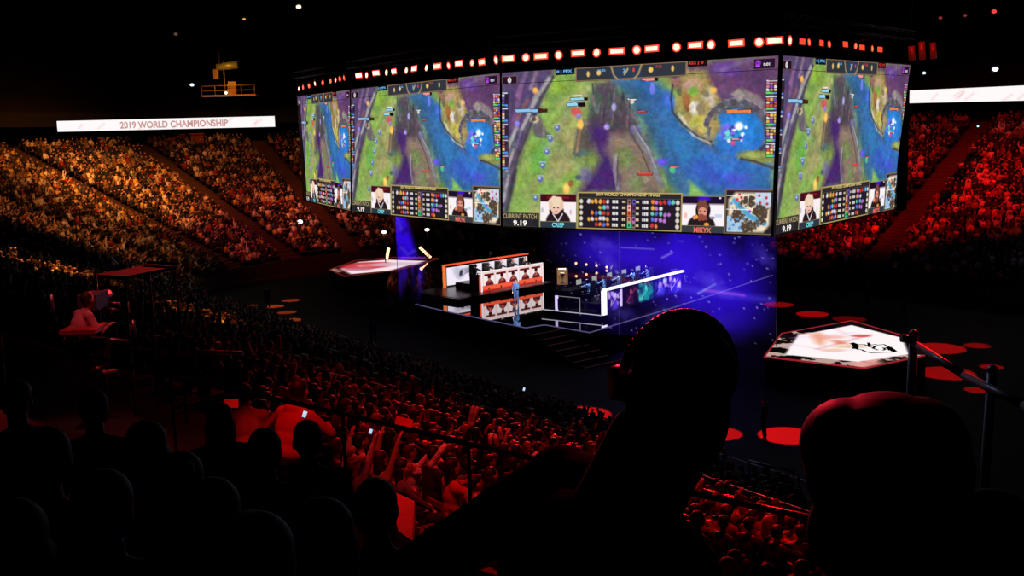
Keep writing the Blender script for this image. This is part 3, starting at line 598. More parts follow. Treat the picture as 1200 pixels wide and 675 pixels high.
# ribbon boards (long thin lit screens on the balcony front)
def ribbon(px0, px1, y0a, y0b, ya1, yb1, d0, d1, label, text=None, marks=()):
    """corner pixels left/right, depth left/right"""
    n = 240; h = 8; RR = RT+RAD-1.75; C0 = ST(S0, TC)
    def reach(px, py):
        """where that sight line meets the balcony front, a little in front of it"""
        r = ray(px, py); lo, hi = 60.0, 160.0
        for _ in range(40):
            m_ = (lo+hi)/2; x, y = r[0]/r[1]*m_, m_; s = A[0]*x+A[1]*y; t = N[0]*x+N[1]*y
            ins = (math.hypot(s-S0, t-TC) < RR) if s > S0 else (t-TC < RR)
            lo, hi = (m_, hi) if ins else (lo, m_)
        return np.array(PD(px, py, lo))
    us = np.linspace(0, 1, n+1); T_ = np.array([reach(px0+(px1-px0)*u, y0a+(y0b-y0a)*u) for u in us]); B_ = T_.copy()
    for i, u in enumerate(us): B_[i, 2] = PD(px0+(px1-px0)*u+.4, ya1+(yb1-ya1)*u, T_[i, 1])[2]
    def rmap(u, v, off=0.0):
        u = np.asarray(u, float); v = np.asarray(v, float)[..., None]; g = np.stack([np.interp(u, us, T_[:, k]) for k in range(3)], -1); b_ = np.stack([np.interp(u, us, B_[:, k]) for k in range(3)], -1)
        o_ = g*(1-v)+b_*v; o_[..., 1] -= off; return o_
    q = [T_[0], T_[-1], B_[-1], B_[0]]; a, b = np.meshgrid(np.linspace(0, 1, n+1), np.linspace(0, 1, h+1)); c = Canvas(a*240, b*12, (255, 250, 250))
    for k in range(len(marks)):
        x, y, l, col = marks[k]; c.line([(x, y), (x+l, y-5)], 1.2, col, .5, 1.5)
    t = thing('ribbon_screen', label, 'ribbon screen')
    link('led_face', bulk_mesh('led_face', rmap(a.ravel(), b.ravel(), .12), gridfaces(n, h), c.lin().reshape(-1, 3), LED), t)
    mbx = MB(); m_ = 40; uu_ = np.linspace(0, 1, m_+1)
    rows_ = [rmap(uu_, uu_*0-.04, .0), rmap(uu_, uu_*0-.04, .1), rmap(uu_, uu_*0+1.04, .1), rmap(uu_, uu_*0+1.04, .0)]
    vv_ = [tuple(p) for rw in rows_ for p in rw]; mbx.add(vv_, [(j*(m_+1)+i, j*(m_+1)+i+1, ((j+1) % 4)*(m_+1)+i+1, ((j+1) % 4)*(m_+1)+i) for j in range(4) for i in range(m_)]); mbx.build('screen_housing', black, t)
    if text:
        g, f, asp = text_geo(text[0], .03); u = text[1]+(text[2]-text[1])*g[:, 0]; v = .86-.66*g[:, 1]
        MB().add(rmap(u, v, .2), f).build('lettering', emat('pale_red_letters', (206, 150, 144), .95), t)
    return t
R_ = np.random.default_rng(4)
mk = [(R_.uniform(5, 230), R_.uniform(5, 12), R_.uniform(2, 9), (236, 170, 170)) for _ in range(16)]
ribbon(67, 322, 142, 136, 154.5, 148.5, 115, 123, 'long white ribbon screen with championship lettering above the amber crowd', ('2019 WORLD CHAMPIONSHIP', .29, .785), mk[:8])
ribbon(1062, 1370, 106.3, 92.7, 121, 114.0, 102, 91, 'long white ribbon screen above the red lit crowd at the right', None, mk)
# openings and lit doorways under the balcony
wallp = mat('concourse_wall', (150, 78, 38), .8)
for k, (x0, x1, y0, y1) in enumerate(((113, 132, 156, 177), (134, 154, 158, 172), (158, 194, 158, 174), (198, 218, 158, 172), (224, 240, 157, 170))):
    a = PD(x0, y1, 120); b = PD(x1, y1, 120.5); c = PD(x0, y0, 120); mb = MB()
    mb.box(((a.x+b.x)/2, 120.3, (a.z+c.z)/2), (b.x-a.x, .3, c.z-a.z)); mb.box(((a.x+b.x)/2, 120.1, c.z), (b.x-a.x+.3, .5, .15))
    o = mb.build('wall_panel', wallp); o['kind'] = 'structure'
# small far lamps
def small_lamp(px, py, d, col, st, r, label, cat='lamp', grp='small lamps high in the dark arena'):
    p = PD(px, py, d); t = thing('wall_lamp', label, cat, p, 0, grp)
    MB().sphere((0, 0, 0), (r, r*.8, r*.7), 10, 6).build('bulb', emat('bulb_%d_%d_%d' % col, col, st), t)
    MB().box((0, r*.9, 0), (r*2.6, r, r*2)).box((0, r*.4, r*1.1), (r*2.8, r*1.8, r*.3)).build('lamp_housing', black, t)
small_lamp(125, 99, 125, (200, 215, 255), 4, .22, 'small white lamp left of centre above the left ribbon screen')
small_lamp(225, 99.5, 125, (200, 215, 255), 4, .22, 'small white lamp above the lettering of the left ribbon screen')
small_lamp(350, 8, 110, (255, 225, 160), 5, .24, 'warm lamp near the top edge above the screen end')
small_lamp(286, 22.5, 112, (190, 140, 80), 1.5, .16, 'faint amber lamp in the dark roof left of the warm lamp')
small_lamp(206, 40, 120, (90, 70, 60), 1, .22, 'very faint lamp in the dark roof at the left')
small_lamp(233, 162, 122, (220, 230, 255), 3, .16, 'upper white lamp of the pair under the left ribbon screen')
small_lamp(233, 168, 122, (220, 230, 255), 3, .16, 'lower white lamp of the pair under the left ribbon screen')
small_lamp(242, 173.5, 122, (235, 240, 255), 3, .24, 'wide white lamp under the left ribbon screen')
small_lamp(351.5, 260, 108, (225, 240, 230), 4, .28, 'white point of light in the crowd left of the screen foot')
small_lamp(1166.5, 81, 96, (205, 215, 255), 5, .26, 'white lamp above the right ribbon screen')
small_lamp(1083, 85.5, 96, (190, 210, 220), 2, .16, 'faint white lamp right of the screen ring')
small_lamp(1165, 13.5, 90, (255, 40, 40), 3, .2, 'red lamp in the roof at the upper right')
small_lamp(1102, 21, 90, (120, 40, 40), 1.2, .16, 'dull red lamp in the roof, left of the red one')
small_lamp(1131, 18, 90, (120, 40, 40), 1.2, .16, 'dull red lamp in the roof, next to the red one')
small_lamp(1146, 148, 93, (170, 220, 225), 2, .1, 'tiny cyan point of light at the head of the red aisle')
# follow spot platform
p = PD(270, 112, 112); t = thing('follow_spot_platform', 'amber lit follow spot platform hanging in the dark above the left ribbon screen', 'platform', p)
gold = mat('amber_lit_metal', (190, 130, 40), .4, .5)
m = MB(); m.box((0, 0, 0), (5.6, 1.6, .15), mi=0)
for x in (-2.7, -1.35, 0, 1.35, 2.7): m.tube((x, -.75, 0), (x, -.75, 1.0), .05, n=6)
for z in (.5, 1.0): m.tube((-2.7, -.75, z), (2.7, -.75, z), .05, n=6)
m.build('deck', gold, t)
MB().tube((-.5, 0, 0), (-.5, 0, 3.6), .07, n=8).tube((-.9, 0, 3.3), (-.9, 0, 6.5), .04, n=6).build('mast', gold, t)
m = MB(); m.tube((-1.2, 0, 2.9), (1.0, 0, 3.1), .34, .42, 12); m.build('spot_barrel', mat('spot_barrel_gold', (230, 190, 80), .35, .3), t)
MB().box((-1.3, 0, 2.2), (.5, .5, 1.0)).build('counterweight', gold, t); MB().box((.3, 0, .7), (.8, .6, 1.4)).build('operator_seat', gold, t)
MB().sphere((-.2, -.9, .25), .14).build('lens', emat('follow_spot_bulb', (255, 220, 200), 4), t)

# ============================================================ THE STAGE
ZS = 1.5
gloss = mat('stage_gloss_black', (7, 7, 10), .03, 0, .1, 2, .9, 1.0)
sp = [PZ(*p, ZS) for p in ((487, 356), (526, 365), (616, 383.5), (638, 380), (691, 389), (795, 358), (905, 322), (880, 292), (620, 286), (520, 292), (496, 312))]
st = thing('stage_platform', 'glossy black stage platform with a thin lit edge beneath the hanging screen', 'stage')
mb = MB(); mb.prism([(p.x, p.y) for p in reversed(sp)][::-1], ZS-.12, ZS); mb.build('stage_top', gloss, st)
cx = sum(p.x for p in sp)/len(sp); cy = sum(p.y for p in sp)/len(sp)
mb = MB(); mb.prism([(cx+(p.x-cx)*.985, cy+(p.y-cy)*.985) for p in sp], 0, ZS-.13); mb.build('stage_skirt', mat('black_cloth', (9, 8, 9), .95), st)
mb = MB()
for a, b in zip(sp[:6], sp[1:7]): mb.tube(a+Vector((0, -.03, -.03)), b+Vector((0, -.03, -.03)), .035, n=6)
mb.build('edge_light', emat('stage_edge_glow', (110, 96, 150), .55), st)
# stairs down from the front edge
a = PZ(630, 383, ZS); t = thing('stage_stairs', 'dark stairs with faint edges leading down from the stage front', 'stairs', (a.x, a.y, 0))
dr = Vector((.62, -.78, 0)); sd = Vector((.78, .62, 0)); m = MB(); m2 = MB()
for k in range(7):
    z = ZS-(k+1)*.2; c = dr*(k*.75+.5); m.box((c.x, c.y, (z+.0)/2+.01), (2.6, .74, z+.0 if z > .05 else .05), math.atan2(sd.y, sd.x))
    e = dr*(k*.75+.5+.36); m2.tube(e-sd*1.3+Vector((0, 0, max(z, .05))), e+sd*1.3+Vector((0, 0, max(z, .05))), .022, n=4)
m.build('steps', mat('black_cloth', (9, 8, 9)), t); m2.build('step_edge', emat('step_edge_glow', (60, 30, 30), .5), t)
# walkway from the stage towards the left podium
b0, b1, b2, b3 = [PZ(*p, ZS-.02) for p in ((486, 353), (497, 313), (462, 303), (452, 338))]
mb = MB(); mb.prism([(p.x, p.y) for p in (b0, b1, b2, b3)], .05, ZS-.02); o = mb.build('stage_walkway', gloss); tag(o, 'glossy dark walkway joining the stage to the left podium', 'walkway')
m = MB()
for k in range(7):
    p = PZ(501+k*1.4, 322+k*5, 1.2-k*.12); m.box(p, (1.6, .5, .06), .6)
tag(m.build('side_stairs', mat('blue_step', (20, 22, 60), .4)), 'small stairs with blue edges left of the red team desk', 'stairs')

# ---------------- podiums
def podium(name, outer, inner, label, red):
    t = thing(name, label, 'podium'); po = [PZ(*p, ZS) for p in outer]; pi = [PZ(*p, ZS) for p in inner]
    MB().prism([(p.x, p.y) for p in po][::-1], 0, ZS-.06).build('podium_skirt', mat('black_cloth', (9, 8, 9)), t)
    n = 150; xs = [p.x for p in po]; ys = [p.y for p in po]
    # the floor screen: a picture cut to the outline
    X, Y = np.meshgrid(np.linspace(min(xs), max(xs), n+1), np.linspace(min(ys), max(ys), n+1)); c = Canvas(X, Y, (14, 8, 10))
    return t, c, po, pi, n
def podium_finish(t, c, po, n, rim):
    cols = c.lin().reshape(-1, 3); V = np.stack([c.X.ravel(), c.Y.ravel(), np.full(c.X.size, ZS)], 1); f = gridfaces(n, n)[:, ::-1]
    cen = V[f].mean(1); ins = np.zeros(len(f), bool); m = len(po)
    for i in range(m):
        x1, y1, x2, y2 = po[i].x, po[i].y, po[(i+1) % m].x, po[(i+1) % m].y
        ins ^= ((y1 > cen[:, 1]) != (y2 > cen[:, 1])) & (cen[:, 0] < (x2-x1)*(cen[:, 1]-y1)/((y2-y1) or 1e-9)+x1)
    link('floor_screen', bulk_mesh('floor_screen', V, f[ins], cols, LED), t)
    mb = MB()
    for i in range(m): mb.tube(po[i], po[(i+1) % m], .045, n=6)
    mb.build('rim_light', rim, t)
outer = [(896, 418), (916, 391), (998, 376), (1067, 396), (1085, 416), (1013, 431.5)]
inner = [(920, 415.5), (935, 393), (998, 381), (1057.5, 396), (1065, 415), (1005, 424)]
t, c, po, pi, n = podium('floor_podium', outer, inner, 'white lit hexagonal floor podium at the right with a wolf head drawing', True)
c.noise(1.2, .6, 3, 3, 30)
c.put((vnoise(c.X, c.Y, .9, 8, 4) > .5)*((c.X < po[0].x+4.5) | (c.Y < po[5].y+3.2)), (190, 160, 150))
q = lambda px, py: (lambda p: (p.x, p.y))(PZ(px, py, ZS))
c.poly([q(1000, 428), (q(1000, 424)), q(1028, 421), q(1036, 427), q(1013, 431.5)], (240, 160, 150), .9, .3)
c.poly([(p.x, p.y) for p in pi], (255, 246, 248), 1, .08)
c.line([q(905, 405), q(930, 404), q(975, 412), q(1010, 408)], .12, (235, 190, 225), .5, .5); c.line([q(958, 409), q(985, 402), q(1020, 392)], .14, (216, 110, 120), .6, .4)
c.line([q(930, 396), q(1000, 390)], .1, (225, 190, 240), .5, .6); c.line([q(980, 386), q(1006, 398)], .1, (240, 190, 190), .6, .5)
c.poly([q(951, 391.5), q(960, 390), q(968, 396), q(962, 404), q(958, 402)], (232, 130, 84), .85, .35); c.poly([q(975, 399), q(985, 399.5), q(992, 403), q(982, 403)], (224, 90, 50), .85, .3, .2)
c.ell(*q(973, 395), .8, .5, (240, 170, 160), .7, .8); c.ell(*q(997, 406), .9, .4, (226, 190, 140), .7, .8); c.ell(*q(1009, 393.5), .5, .4, (214, 60, 60), .8, .6); c.ell(*q(976, 410.5), .6, .4, (240, 190, 160), .7, .6)
podium_finish(t, c, po, n, emat('red_rim_glow', (170, 40, 50), .8))
ink = mat('black_ink', (14, 12, 16), .8)
def ink_lines(t, LL, wd, z=ZS+.015, name='emblem'):
    m = MB()
    for L in LL:
        P = [PZ(*p, z) for p in L]
        for a, b in zip(P[:-1], P[1:]):
            d = (b-a); nn = Vector((-d.y, d.x, 0)).normalized()*wd/2; e = d.normalized()*wd*.4; m.quad(a-nn-e, b-nn+e, b+nn+e, a+nn-e)
    return m.build(name, ink, t)
def Z7(L): return [(890+x/6, 360+y/6) for x, y in L]
ink_lines(t, [Z7([(622, 275), (665, 272), (690, 296), (720, 300), (745, 312), (790, 322), (860, 318), (945, 315), (955, 305), (925, 285), (875, 262), (830, 266), (815, 262), (780, 266), (765, 250), (772, 275), (735, 262), (690, 262), (660, 250), (672, 268), (655, 272)]),
    Z7([(770, 278), (800, 285), (812, 275), (800, 290), (830, 300)]), Z7([(870, 285), (885, 295), (870, 302)])], .13)
ink_lines(t, [Z7([(905, 285), (945, 308)]), Z7([(912, 283), (925, 300)]), Z7([(655, 255), (680, 272), (672, 290)])], .3)
outer = [(386.5, 316), (416, 305.5), (461.5, 301.5), (514, 303), (498, 308), (461.5, 317), (403.6, 324)]
inner = [(399, 315), (420, 307), (455, 304.3), (499, 305.8), (457, 317), (411, 321.2)]
t, c, po, pi, n = podium('floor_podium', outer, inner, 'white lit hexagonal floor podium at the left with a red bird drawing', True)
c.noise(2, .5, 3, 3, 10); c.put(np.ones(c.X.shape)*.5, (70, 14, 10)); c.poly([(p.x, p.y) for p in pi], (252, 226, 232), 1, .2)
c.poly([q(387, 316), q(392, 314.5), q(400, 318), q(396, 319)], (230, 160, 140), .9, .3)
c.ell(*q(431, 311), 2.2, 2.2, (200, 40, 50), .85, .3, 0, .9); c.ell(*q(431, 311), .9, 1.1, (244, 170, 170), .8, .5); c.ell(*q(441, 310), 1.2, 1.5, (220, 80, 80), .7, .4, 0, .6); c.ell(*q(421, 315), 1.4, 1.1, (190, 110, 130), .8, .4, 0, .5)
c.ell(*q(464, 309.5), 2.2, 1.2, (214, 190, 205), .8, .5, 0, .8)
podium_finish(t, c, po, n, emat('red_rim_dim', (120, 40, 34), .6))

# ---------------- team desks
def local(o, ax, ay):  # builder for a frame with origin o, unit x axis ax, unit y axis ay -> rotation angle
    return math.atan2(ax.y, ax.x)
ZR = ZS+.3; ZP = ZS+.78; ZPB = ZS+.86
# red team: front panel from L to R facing us
L = PZ(565, 342.5, ZR); R = PZ(635.5, 330.5, ZR); L.z = R.z = 0; ax = (R-L).normalized(); ln = (R-L).length; rz = math.atan2(ax.y, ax.x)
redglow = emat('orange_red_glow', (255, 84, 40), 1.0); whiteled = emat('white_panel_glow', (255, 246, 248), 1.0)
dk = thing('team_desk', 'red and white lit team desk with five portraits on its front, left stage half', 'desk', (L.x, L.y, ZR), rz)
H = 1.38
n_, h_ = 200, 44; a, b = np.meshgrid(np.linspace(0, 100, n_+1), np.linspace(0, 22, h_+1)); c = Canvas(a, b, (255, 214, 206))
c.rect(-1, 15.5, 101, 23, (255, 96, 60)); c.put(np.clip((b-15)/3, 0, 1)*.9, (250, 100, 66)); c.put(np.clip((b-19)/2.5, 0, 1), (190, 24, 16))
for k in range(5):
    x = 3+k*19.4; c.rect(x, 2, x+17, 15.4, (250, 240, 240)); c.rect(x+.6, 2.3, x+16.4, 4.8, (110, 16, 18)); cx_ = x+8.6+(k % 2)
    c.poly([(cx_-6.5, 15.4), (cx_-5, 11.4), (cx_-1.8, 9.6), (cx_+2.2, 9.6), (cx_+5.6, 11.6), (cx_+7, 15.4)], (78, 18, 26), 1, .6); c.ell(cx_, 7.6, 2.3, 2.9, (206, 120, 100), 1, .2); c.ell(cx_, 5.9, 2.7, 1.8, (50, 14, 18), 1, .2)
    c.ell(cx_-2.5, 12.6, 1.8, 1.2, (190, 50, 50), .9, .4); c.ell(cx_+2.6, 12.4, 1.7, 1.2, (150, 34, 40), .9, .4); c.ell(cx_+.2, 11.6, 1.6, .8, (216, 140, 120), .9, .4)
    c.rect(x+7, 17.6, x+9, 20.4, (40, 8, 8))
fp = MB()
V = np.stack([a.ravel()/100*ln, np.zeros(a.size)-.02, H*(1-b.ravel()/22)], 1)
link('front_screen', bulk_mesh('front_screen', V, gridfaces(n_, h_), c.lin().reshape(-1, 3), LED), dk)
MB().box((ln/2, .06, H/2), (ln+.06, .12, H)).build('front_panel', black, dk)
m = MB()
for x in (-.03, ln+.03): m.box((x, -.02, H/2), (.06, .1, H))
m.box((ln/2, -.02, H+.03), (ln+.12, .1, .06)); m.box((ln*.585, -.04, H*.62), (.05, .05, H*.75)); m.build('light_frame', whiteled, dk)
MB().box((ln/2, .5, .86), (ln-.1, .8, .05)).build('desk_top', black, dk)
m = MB(); m.box((-.05, .62, .58), (.08, 1.1, 1.1)); m.box((-.09, .1, .55), (.06, .12, 1.1), mi=1); m.build('side_panel', [black, redglow], dk)
# riser and back wall
wl = PZ(519, 337.5, ZR); wl.z = 0
rs = thing('desk_riser', 'low black riser carrying the red lit team desk', 'riser', (L.x, L.y, ZS), rz)
MB().box((ln/2-1.2, 1.7, .15), (ln+3.6, 5.2, .3)).box((ln/2, 1.6, .53), (ln, 2.4, .48)).build('riser_deck', mat('riser_black', (12, 12, 14), .25), rs)
MB().box((ln/2-1.2, 1.7, .31), (ln+3.2, 4.8, .02)).build('deck_inlay', mat('riser_grey', (60, 58, 62), .3), rs)
ln2 = 8.6; wz = Vector((wl.x, wl.y, ZR))
bw = thing('backdrop_screen', 'long white lit backdrop screen in an orange frame behind the red team', 'screen', wz, rz)
a, b = np.meshgrid(np.linspace(0, 100, 161), np.linspace(0, 20, 33)); c = Canvas(a, b, (252, 244, 255))
c.ell(14, 7, 7, 6, (190, 185, 205), .8, .8, .3, 4, 3); c.ell(17, 8, 2, 3.5, (40, 40, 60), .9, .6, .2, 1.2, 5); c.ell(24, 6, 5, 4, (120, 120, 140), .7, .8, 0, 3, 9); c.line([(16, 12), (30, 5)], 1, (90, 90, 110), .6, 1)
for x in (48, 70, 86): c.ell(x, 9, 8, 6, (205, 200, 216), .6, .9, 0, 3, int(x))
V = np.stack([.35+a.ravel()/100*(ln2-.4), np.zeros(a.size)-.06, .12+1.3*(1-b.ravel()/20)], 1)
link('led_face', bulk_mesh('led_face', V, gridfaces(160, 32), c.lin().reshape(-1, 3), LED), bw)
MB().box((ln2/2, .1, .78), (ln2, .3, 1.56)).build('screen_housing', black, bw)
m = MB(); m.box((.09, -.08, .78), (.18, .2, 1.6)); m.build('light_frame', emat('orange_glow', (255, 130, 60), 1.0), bw)
m = MB(); m.box((ln2/2, -.08, 1.62), (ln2, .2, .1)); m.build('light_frame', redglow, bw)
# blue team: back panel facing us
L2 = PZ(706, 371, ZR-.1); R2 = PZ(799, 343.5, ZR); L2.z = R2.z = 0; ax2 = (R2-L2).normalized(); ln3 = (R2-L2).length; rz2 = math.atan2(ax2.y, ax2.x)
rs2 = thing('desk_riser', 'low black riser carrying the blue lit team desk', 'riser', (L2.x, L2.y, ZS), rz2)
MB().box((ln3/2, 2.1, .15), (ln3+.4, 4.6, .3)).box((ln3/2, 1.4, .57), (ln3-.6, 1.7, .58)).build('riser_deck', mat('riser_black', (12, 12, 14), .25), rs2)
m = MB(); m.tube((-.2, -.1, .3), (-.2, 4.4, .3), .03, n=6); m.build('edge_light', emat('pale_edge_glow', (200, 200, 215), .8), rs2)
bp = thing('backdrop_screen', 'backdrop screen with purple and teal pictures in a bright white frame behind the blue team', 'screen', (L2.x, L2.y, ZR), rz2)
H2 = 1.5
a, b = np.meshgrid(np.linspace(0, 150, 301), np.linspace(0, 20, 41)); c = Canvas(a, b, (10, 8, 30)); rr = np.random.default_rng(8)
SCH = [((90, 60, 220), (220, 190, 255), (30, 16, 90)), ((60, 20, 60), (200, 70, 90), (20, 8, 40)), ((20, 150, 150), (80, 230, 210), (20, 60, 90)), ((60, 60, 220), (200, 150, 250), (20, 20, 120)), ((50, 40, 200), (240, 200, 250), (40, 20, 140))]
for k in range(5):
    x = 2+k*29.6; c0, c1, c2 = SCH[k]; c.rect(x, 1.5, x+28, 18, c2)
    for j in range(16):
        r = rr.random(6); c.ell(x+2+24*r[0], 2+15*r[1], 1+5*r[2], 1+3*r[3], (c0, c1, c2)[int(r[4]*3)], .8, .7, r[5]*3, 2, j)
    c.ell(x+14, 6, 2.2, 2.6, c1, .9, .4); c.poly([(x+8, 18), (x+10, 10), (x+14, 8), (x+19, 10.5), (x+20, 18)], c0, .8, 1.5, 1.4); c.line([(x+6, 15), (x+22, 4)], .8, c1, .9, .8)
c.rect(25, 1.5, 29.5, 18, (225, 200, 255)); c.rect(110, 2, 118, 6, (200, 230, 250), .7)
V = np.stack([.35+a.ravel()/150*(ln3-.45), np.zeros(a.size)-.06, .08+1.3*(1-b.ravel()/20)], 1)
link('led_face', bulk_mesh('led_face', V, gridfaces(300, 40), c.lin().reshape(-1, 3), LED), bp)
MB().box((ln3/2, .06, .72), (ln3, .2, 1.44)).build('screen_housing', black, bp)
m = MB(); m.box((.08, -.08, .72), (.32, .2, 1.5)); m.box((ln3/2, -.08, 1.5), (ln3, .22, .12)); m.build('light_frame', emat('white_glow', (240, 236, 255), 1.6), bp)
# the blue team's desk further back
dk2 = thing('team_desk', 'dark team desk with white edge lights in front of the blue team, right stage half', 'desk', (L2.x-ax2.y*2.95, L2.y+ax2.x*2.95, ZR), rz2)
MB().box((ln3/2, 0, 1.21), (ln3-.2, .8, .05)).build('desk_top', black, dk2)
MB().box((ln3/2, .42, .62), (ln3, .08, 1.24)).build('front_panel', black, dk2)
m = MB(); m.box((0, .42, .45), (.14, .16, .95)); m.build('light_frame', emat('lilac_glow', (205, 190, 250), 1.3), dk2)
m = MB(); m.box((0, -1.3, .45), (.06, .06, .95)).box((0, -.5, .9), (.04, 1.6, .04)); m.build('side_rail', emat('grey_edge', (150, 150, 150), .6), dk2)
m = MB(); m.box((0, -.1, .4), (.05, .9, .7)); m.build('side_panel', mat('side_blue', (12, 14, 34), .3), dk2)

# trophy case
b = PZ(659.5, 345, ZS); t = thing('display_case', 'tall lit glass display case on a dark plinth between the two team desks', 'display case', b)
glass = bpy.data.materials.new('case_glass'); glass.use_nodes = True; g = glass.node_tree.nodes['Principled BSDF']
g.inputs['Base Color'].default_value = (1, .95, .8, 1); g.inputs['Transmission Weight'].default_value = 1; g.inputs['Roughness'].default_value = .02; g.inputs['Alpha'].default_value = .25
MB().box((0, 0, .35), (.8, .8, .7)).box((0, 0, .72), (.9, .9, .05)).build('plinth', black, t)
MB().box((0, 0, 1.27), (.66, .66, 1.04)).build('glass_box', glass, t)
m = MB()
for x in (-.33, .33):
    for y in (-.33, .33): m.box((x, y, 1.27), (.035, .035, 1.04))
for z in (.76, 1.79): 
    for x in (-.33, .33): m.box((x, 0, z), (.04, .7, .04)); m.box((0, x, z), (.7, .04, .04))
m.build('case_frame', emat('gold_frame', (190, 130, 80), .6), t)
MB().box((0, .3, 1.25), (.6, .02, .9)).build('lit_back', emat('warm_back', (150, 110, 70), .75), t)
MB().box((0, 0, 1.77), (.5, .5, .02)).build('case_lamp', emat('case_lamp', (255, 230, 190), 8), t)
m = MB(); m.lathe([(.0, 0), (.15, 0), (.13, .05), (.04, .12), (.035, .3), (.09, .4), (.17, .58), (.19, .75), (.17, .78), (.0, .6)], (0, 0, 0), 20)
o = m.build('trophy_cup', mat('silver', (225, 215, 200), .2, 1.0), None, (b.x, b.y, ZS+.76))
tag(o, 'silver trophy cup standing inside the lit glass display case', 'trophy')
for s in (-1, 1):
    m = MB(); pts = [Vector((s*(.17+.1*math.sin(k/6*math.pi)), 0, .7-k*.055)) for k in range(7)]
    for a_, b_ in zip(pts[:-1], pts[1:]): m.tube(a_, b_, .015, n=6)
    m.build('handle', MATS['silver'], o)

# monitors, chairs; people are set down later
def chair_proto():
    t = thing('player_chair', '', 'chair')
    bm = mat('chair_black', (18, 18, 20), .6)
    MB().box((0, 0, .45), (.5, .5, .1)).build('seat', bm, t)
    MB().box((0, -.25, .88), (.48, .1, .8), taper=.9).box((0, -.22, 1.2), (.3, .12, .14)).build('backrest', bm, t)
    m = MB()
    for s in (-1, 1): m.box((s*.3, 0, .66), (.06, .34, .04)); m.box((s*.3, 0, .55), (.04, .05, .2))
    m.build('armrest', bm, t)
    m = MB(); m.tube((0, 0, .08), (0, 0, .4), .03)
    for k in range(5): m.tube((0, 0, .08), (.3*math.cos(k*1.257), .3*math.sin(k*1.257), .04), .02, n=6)
    m.build('base', black, t); return t
def monitor_proto():
    t = thing('computer_monitor', '', 'monitor')
    MB().box((0, 0, .38), (.58, .03, .34)).build('monitor_case', black, t)
    MB().box((0, -.02, .38), (.55, .006, .31)).build('display', emat('monitor_glow', (170, 180, 170), .75), t)
    MB().box((0, .03, .14), (.05, .03, .28)).box((0, .02, .01), (.24, .18, .02)).build('stand', black, t); return t
chp = chair_proto(); mop = monitor_proto(); cu = mu = False
SEATS_A = []; SEATS_B = []
def loc2(o, rz, x, y, z): return Vector((o.x+x*math.cos(rz)-y*math.sin(rz), o.y+x*math.sin(rz)+y*math.cos(rz), z))
for k in range(5):
    x = .55+k*(ln-1.1)/4
    p = loc2(L, rz, x, 1.35, ZP); o = chp if k == 0 else copy_tree(chp); o.location = p; o.rotation_euler = (0, 0, rz+math.pi)
    o['label'] = 'black gaming chair behind the red lit desk, %s from the left' % ORD[k]; o['group'] = 'gaming chairs behind the red lit desk'; SEATS_A.append((p, rz+math.pi))
    if k == 0: m0 = mop
    o = mop if k == 0 else copy_tree(mop); o.location = loc2(L, rz, x+.33, .62, ZR+.885); o.rotation_euler = (0, 0, rz+math.pi)
    o['label'] = 'computer monitor seen from behind on the red lit desk, %s from the left' % ORD[k]; o['group'] = 'monitors on the red lit desk'
for k in range(5):
    x = .9+k*(ln3-2.0)/4*.92
    p = loc2(L2, rz2, x+.3, 1.75, ZPB); o = copy_tree(chp); o.location = p; o.rotation_euler = (0, 0, rz2)
    o['label'] = 'black gaming chair of the blue team, %s from the near end' % ORD[k]; o['group'] = 'gaming chairs of the blue team'; SEATS_B.append((p, rz2))
    o = copy_tree(mop); o.location = loc2(L2, rz2, x+.6, 2.75, ZR+1.24); o.rotation_euler = (0, 0, rz2)
    o['label'] = 'glowing computer monitor in front of the blue team, %s from the near end' % ORD[k]; o['group'] = 'monitors on the blue team desk'

# strip lights by the left podium
for k, (x0, y0, x1, y1) in enumerate(((453, 304, 455.5, 290.5), (491.5, 289.5, 505, 302.3))):
    d = PZ(x0 if k == 0 else x1, y0 if k == 0 else y1, ZS).y; a = PD(x0, y0, d); b = PD(x1, y1, d); t = thing('strip_light', ('upright orange white strip light at the left of the blue screen', 'slanting orange white strip light at the right of the blue screen')[k], 'strip light', a.lerp(b, 0) if k == 0 else b)
    o0 = Vector(t.location); m = MB()
    for j in range(6):
        m.tube(a.lerp(b, (j+.12)/6)-o0, a.lerp(b, (j+.88)/6)-o0, .13, n=8)
    m.build('tube', emat('strip_orange_white', (255, 190, 140), 3), t)
    MB().tube(a-o0+Vector((0, .2, 0)), b-o0+Vector((0, .2, 0)), .1, n=6).build('strip_housing', black, t)
for k, (x, y) in enumerate(((450, 272), (500.5, 269.2))):
    p = PD(x, y, 94); t = thing('side_lamp', ('small white lamp above the left strip light', 'small white lamp above the right strip light')[k], 'lamp', p)
    MB().sphere((0, 0, 0), (.22, .14, .14)).build('bulb', emat('lamp_ivory', (255, 225, 205), 3), t); MB().tube((0, .2, 0), (0, .2, -5.2), .05, n=6).build('lamp_post', black, t)
for k, (x, y) in enumerate(((675, 308.5), (687, 310), (699, 311), (711, 313), (723.5, 316.5), (735, 318.5))):
    p = PD(x, y, 86); t = thing('footlight', 'small warm footlight glowing behind the blue haze screen, %s from the left' % ORD[k], 'lamp', p, 0, 'warm footlights behind the stage')
    MB().sphere((0, 0, 0), .1, 8, 5).build('bulb', emat('amber_point', (255, 180, 120), 2.5), t); MB().box((0, .12, 0), (.3, .14, .3)).tube((0, .12, 0), (0, .12, -2.2), .03, n=5).build('lamp_housing', black, t)
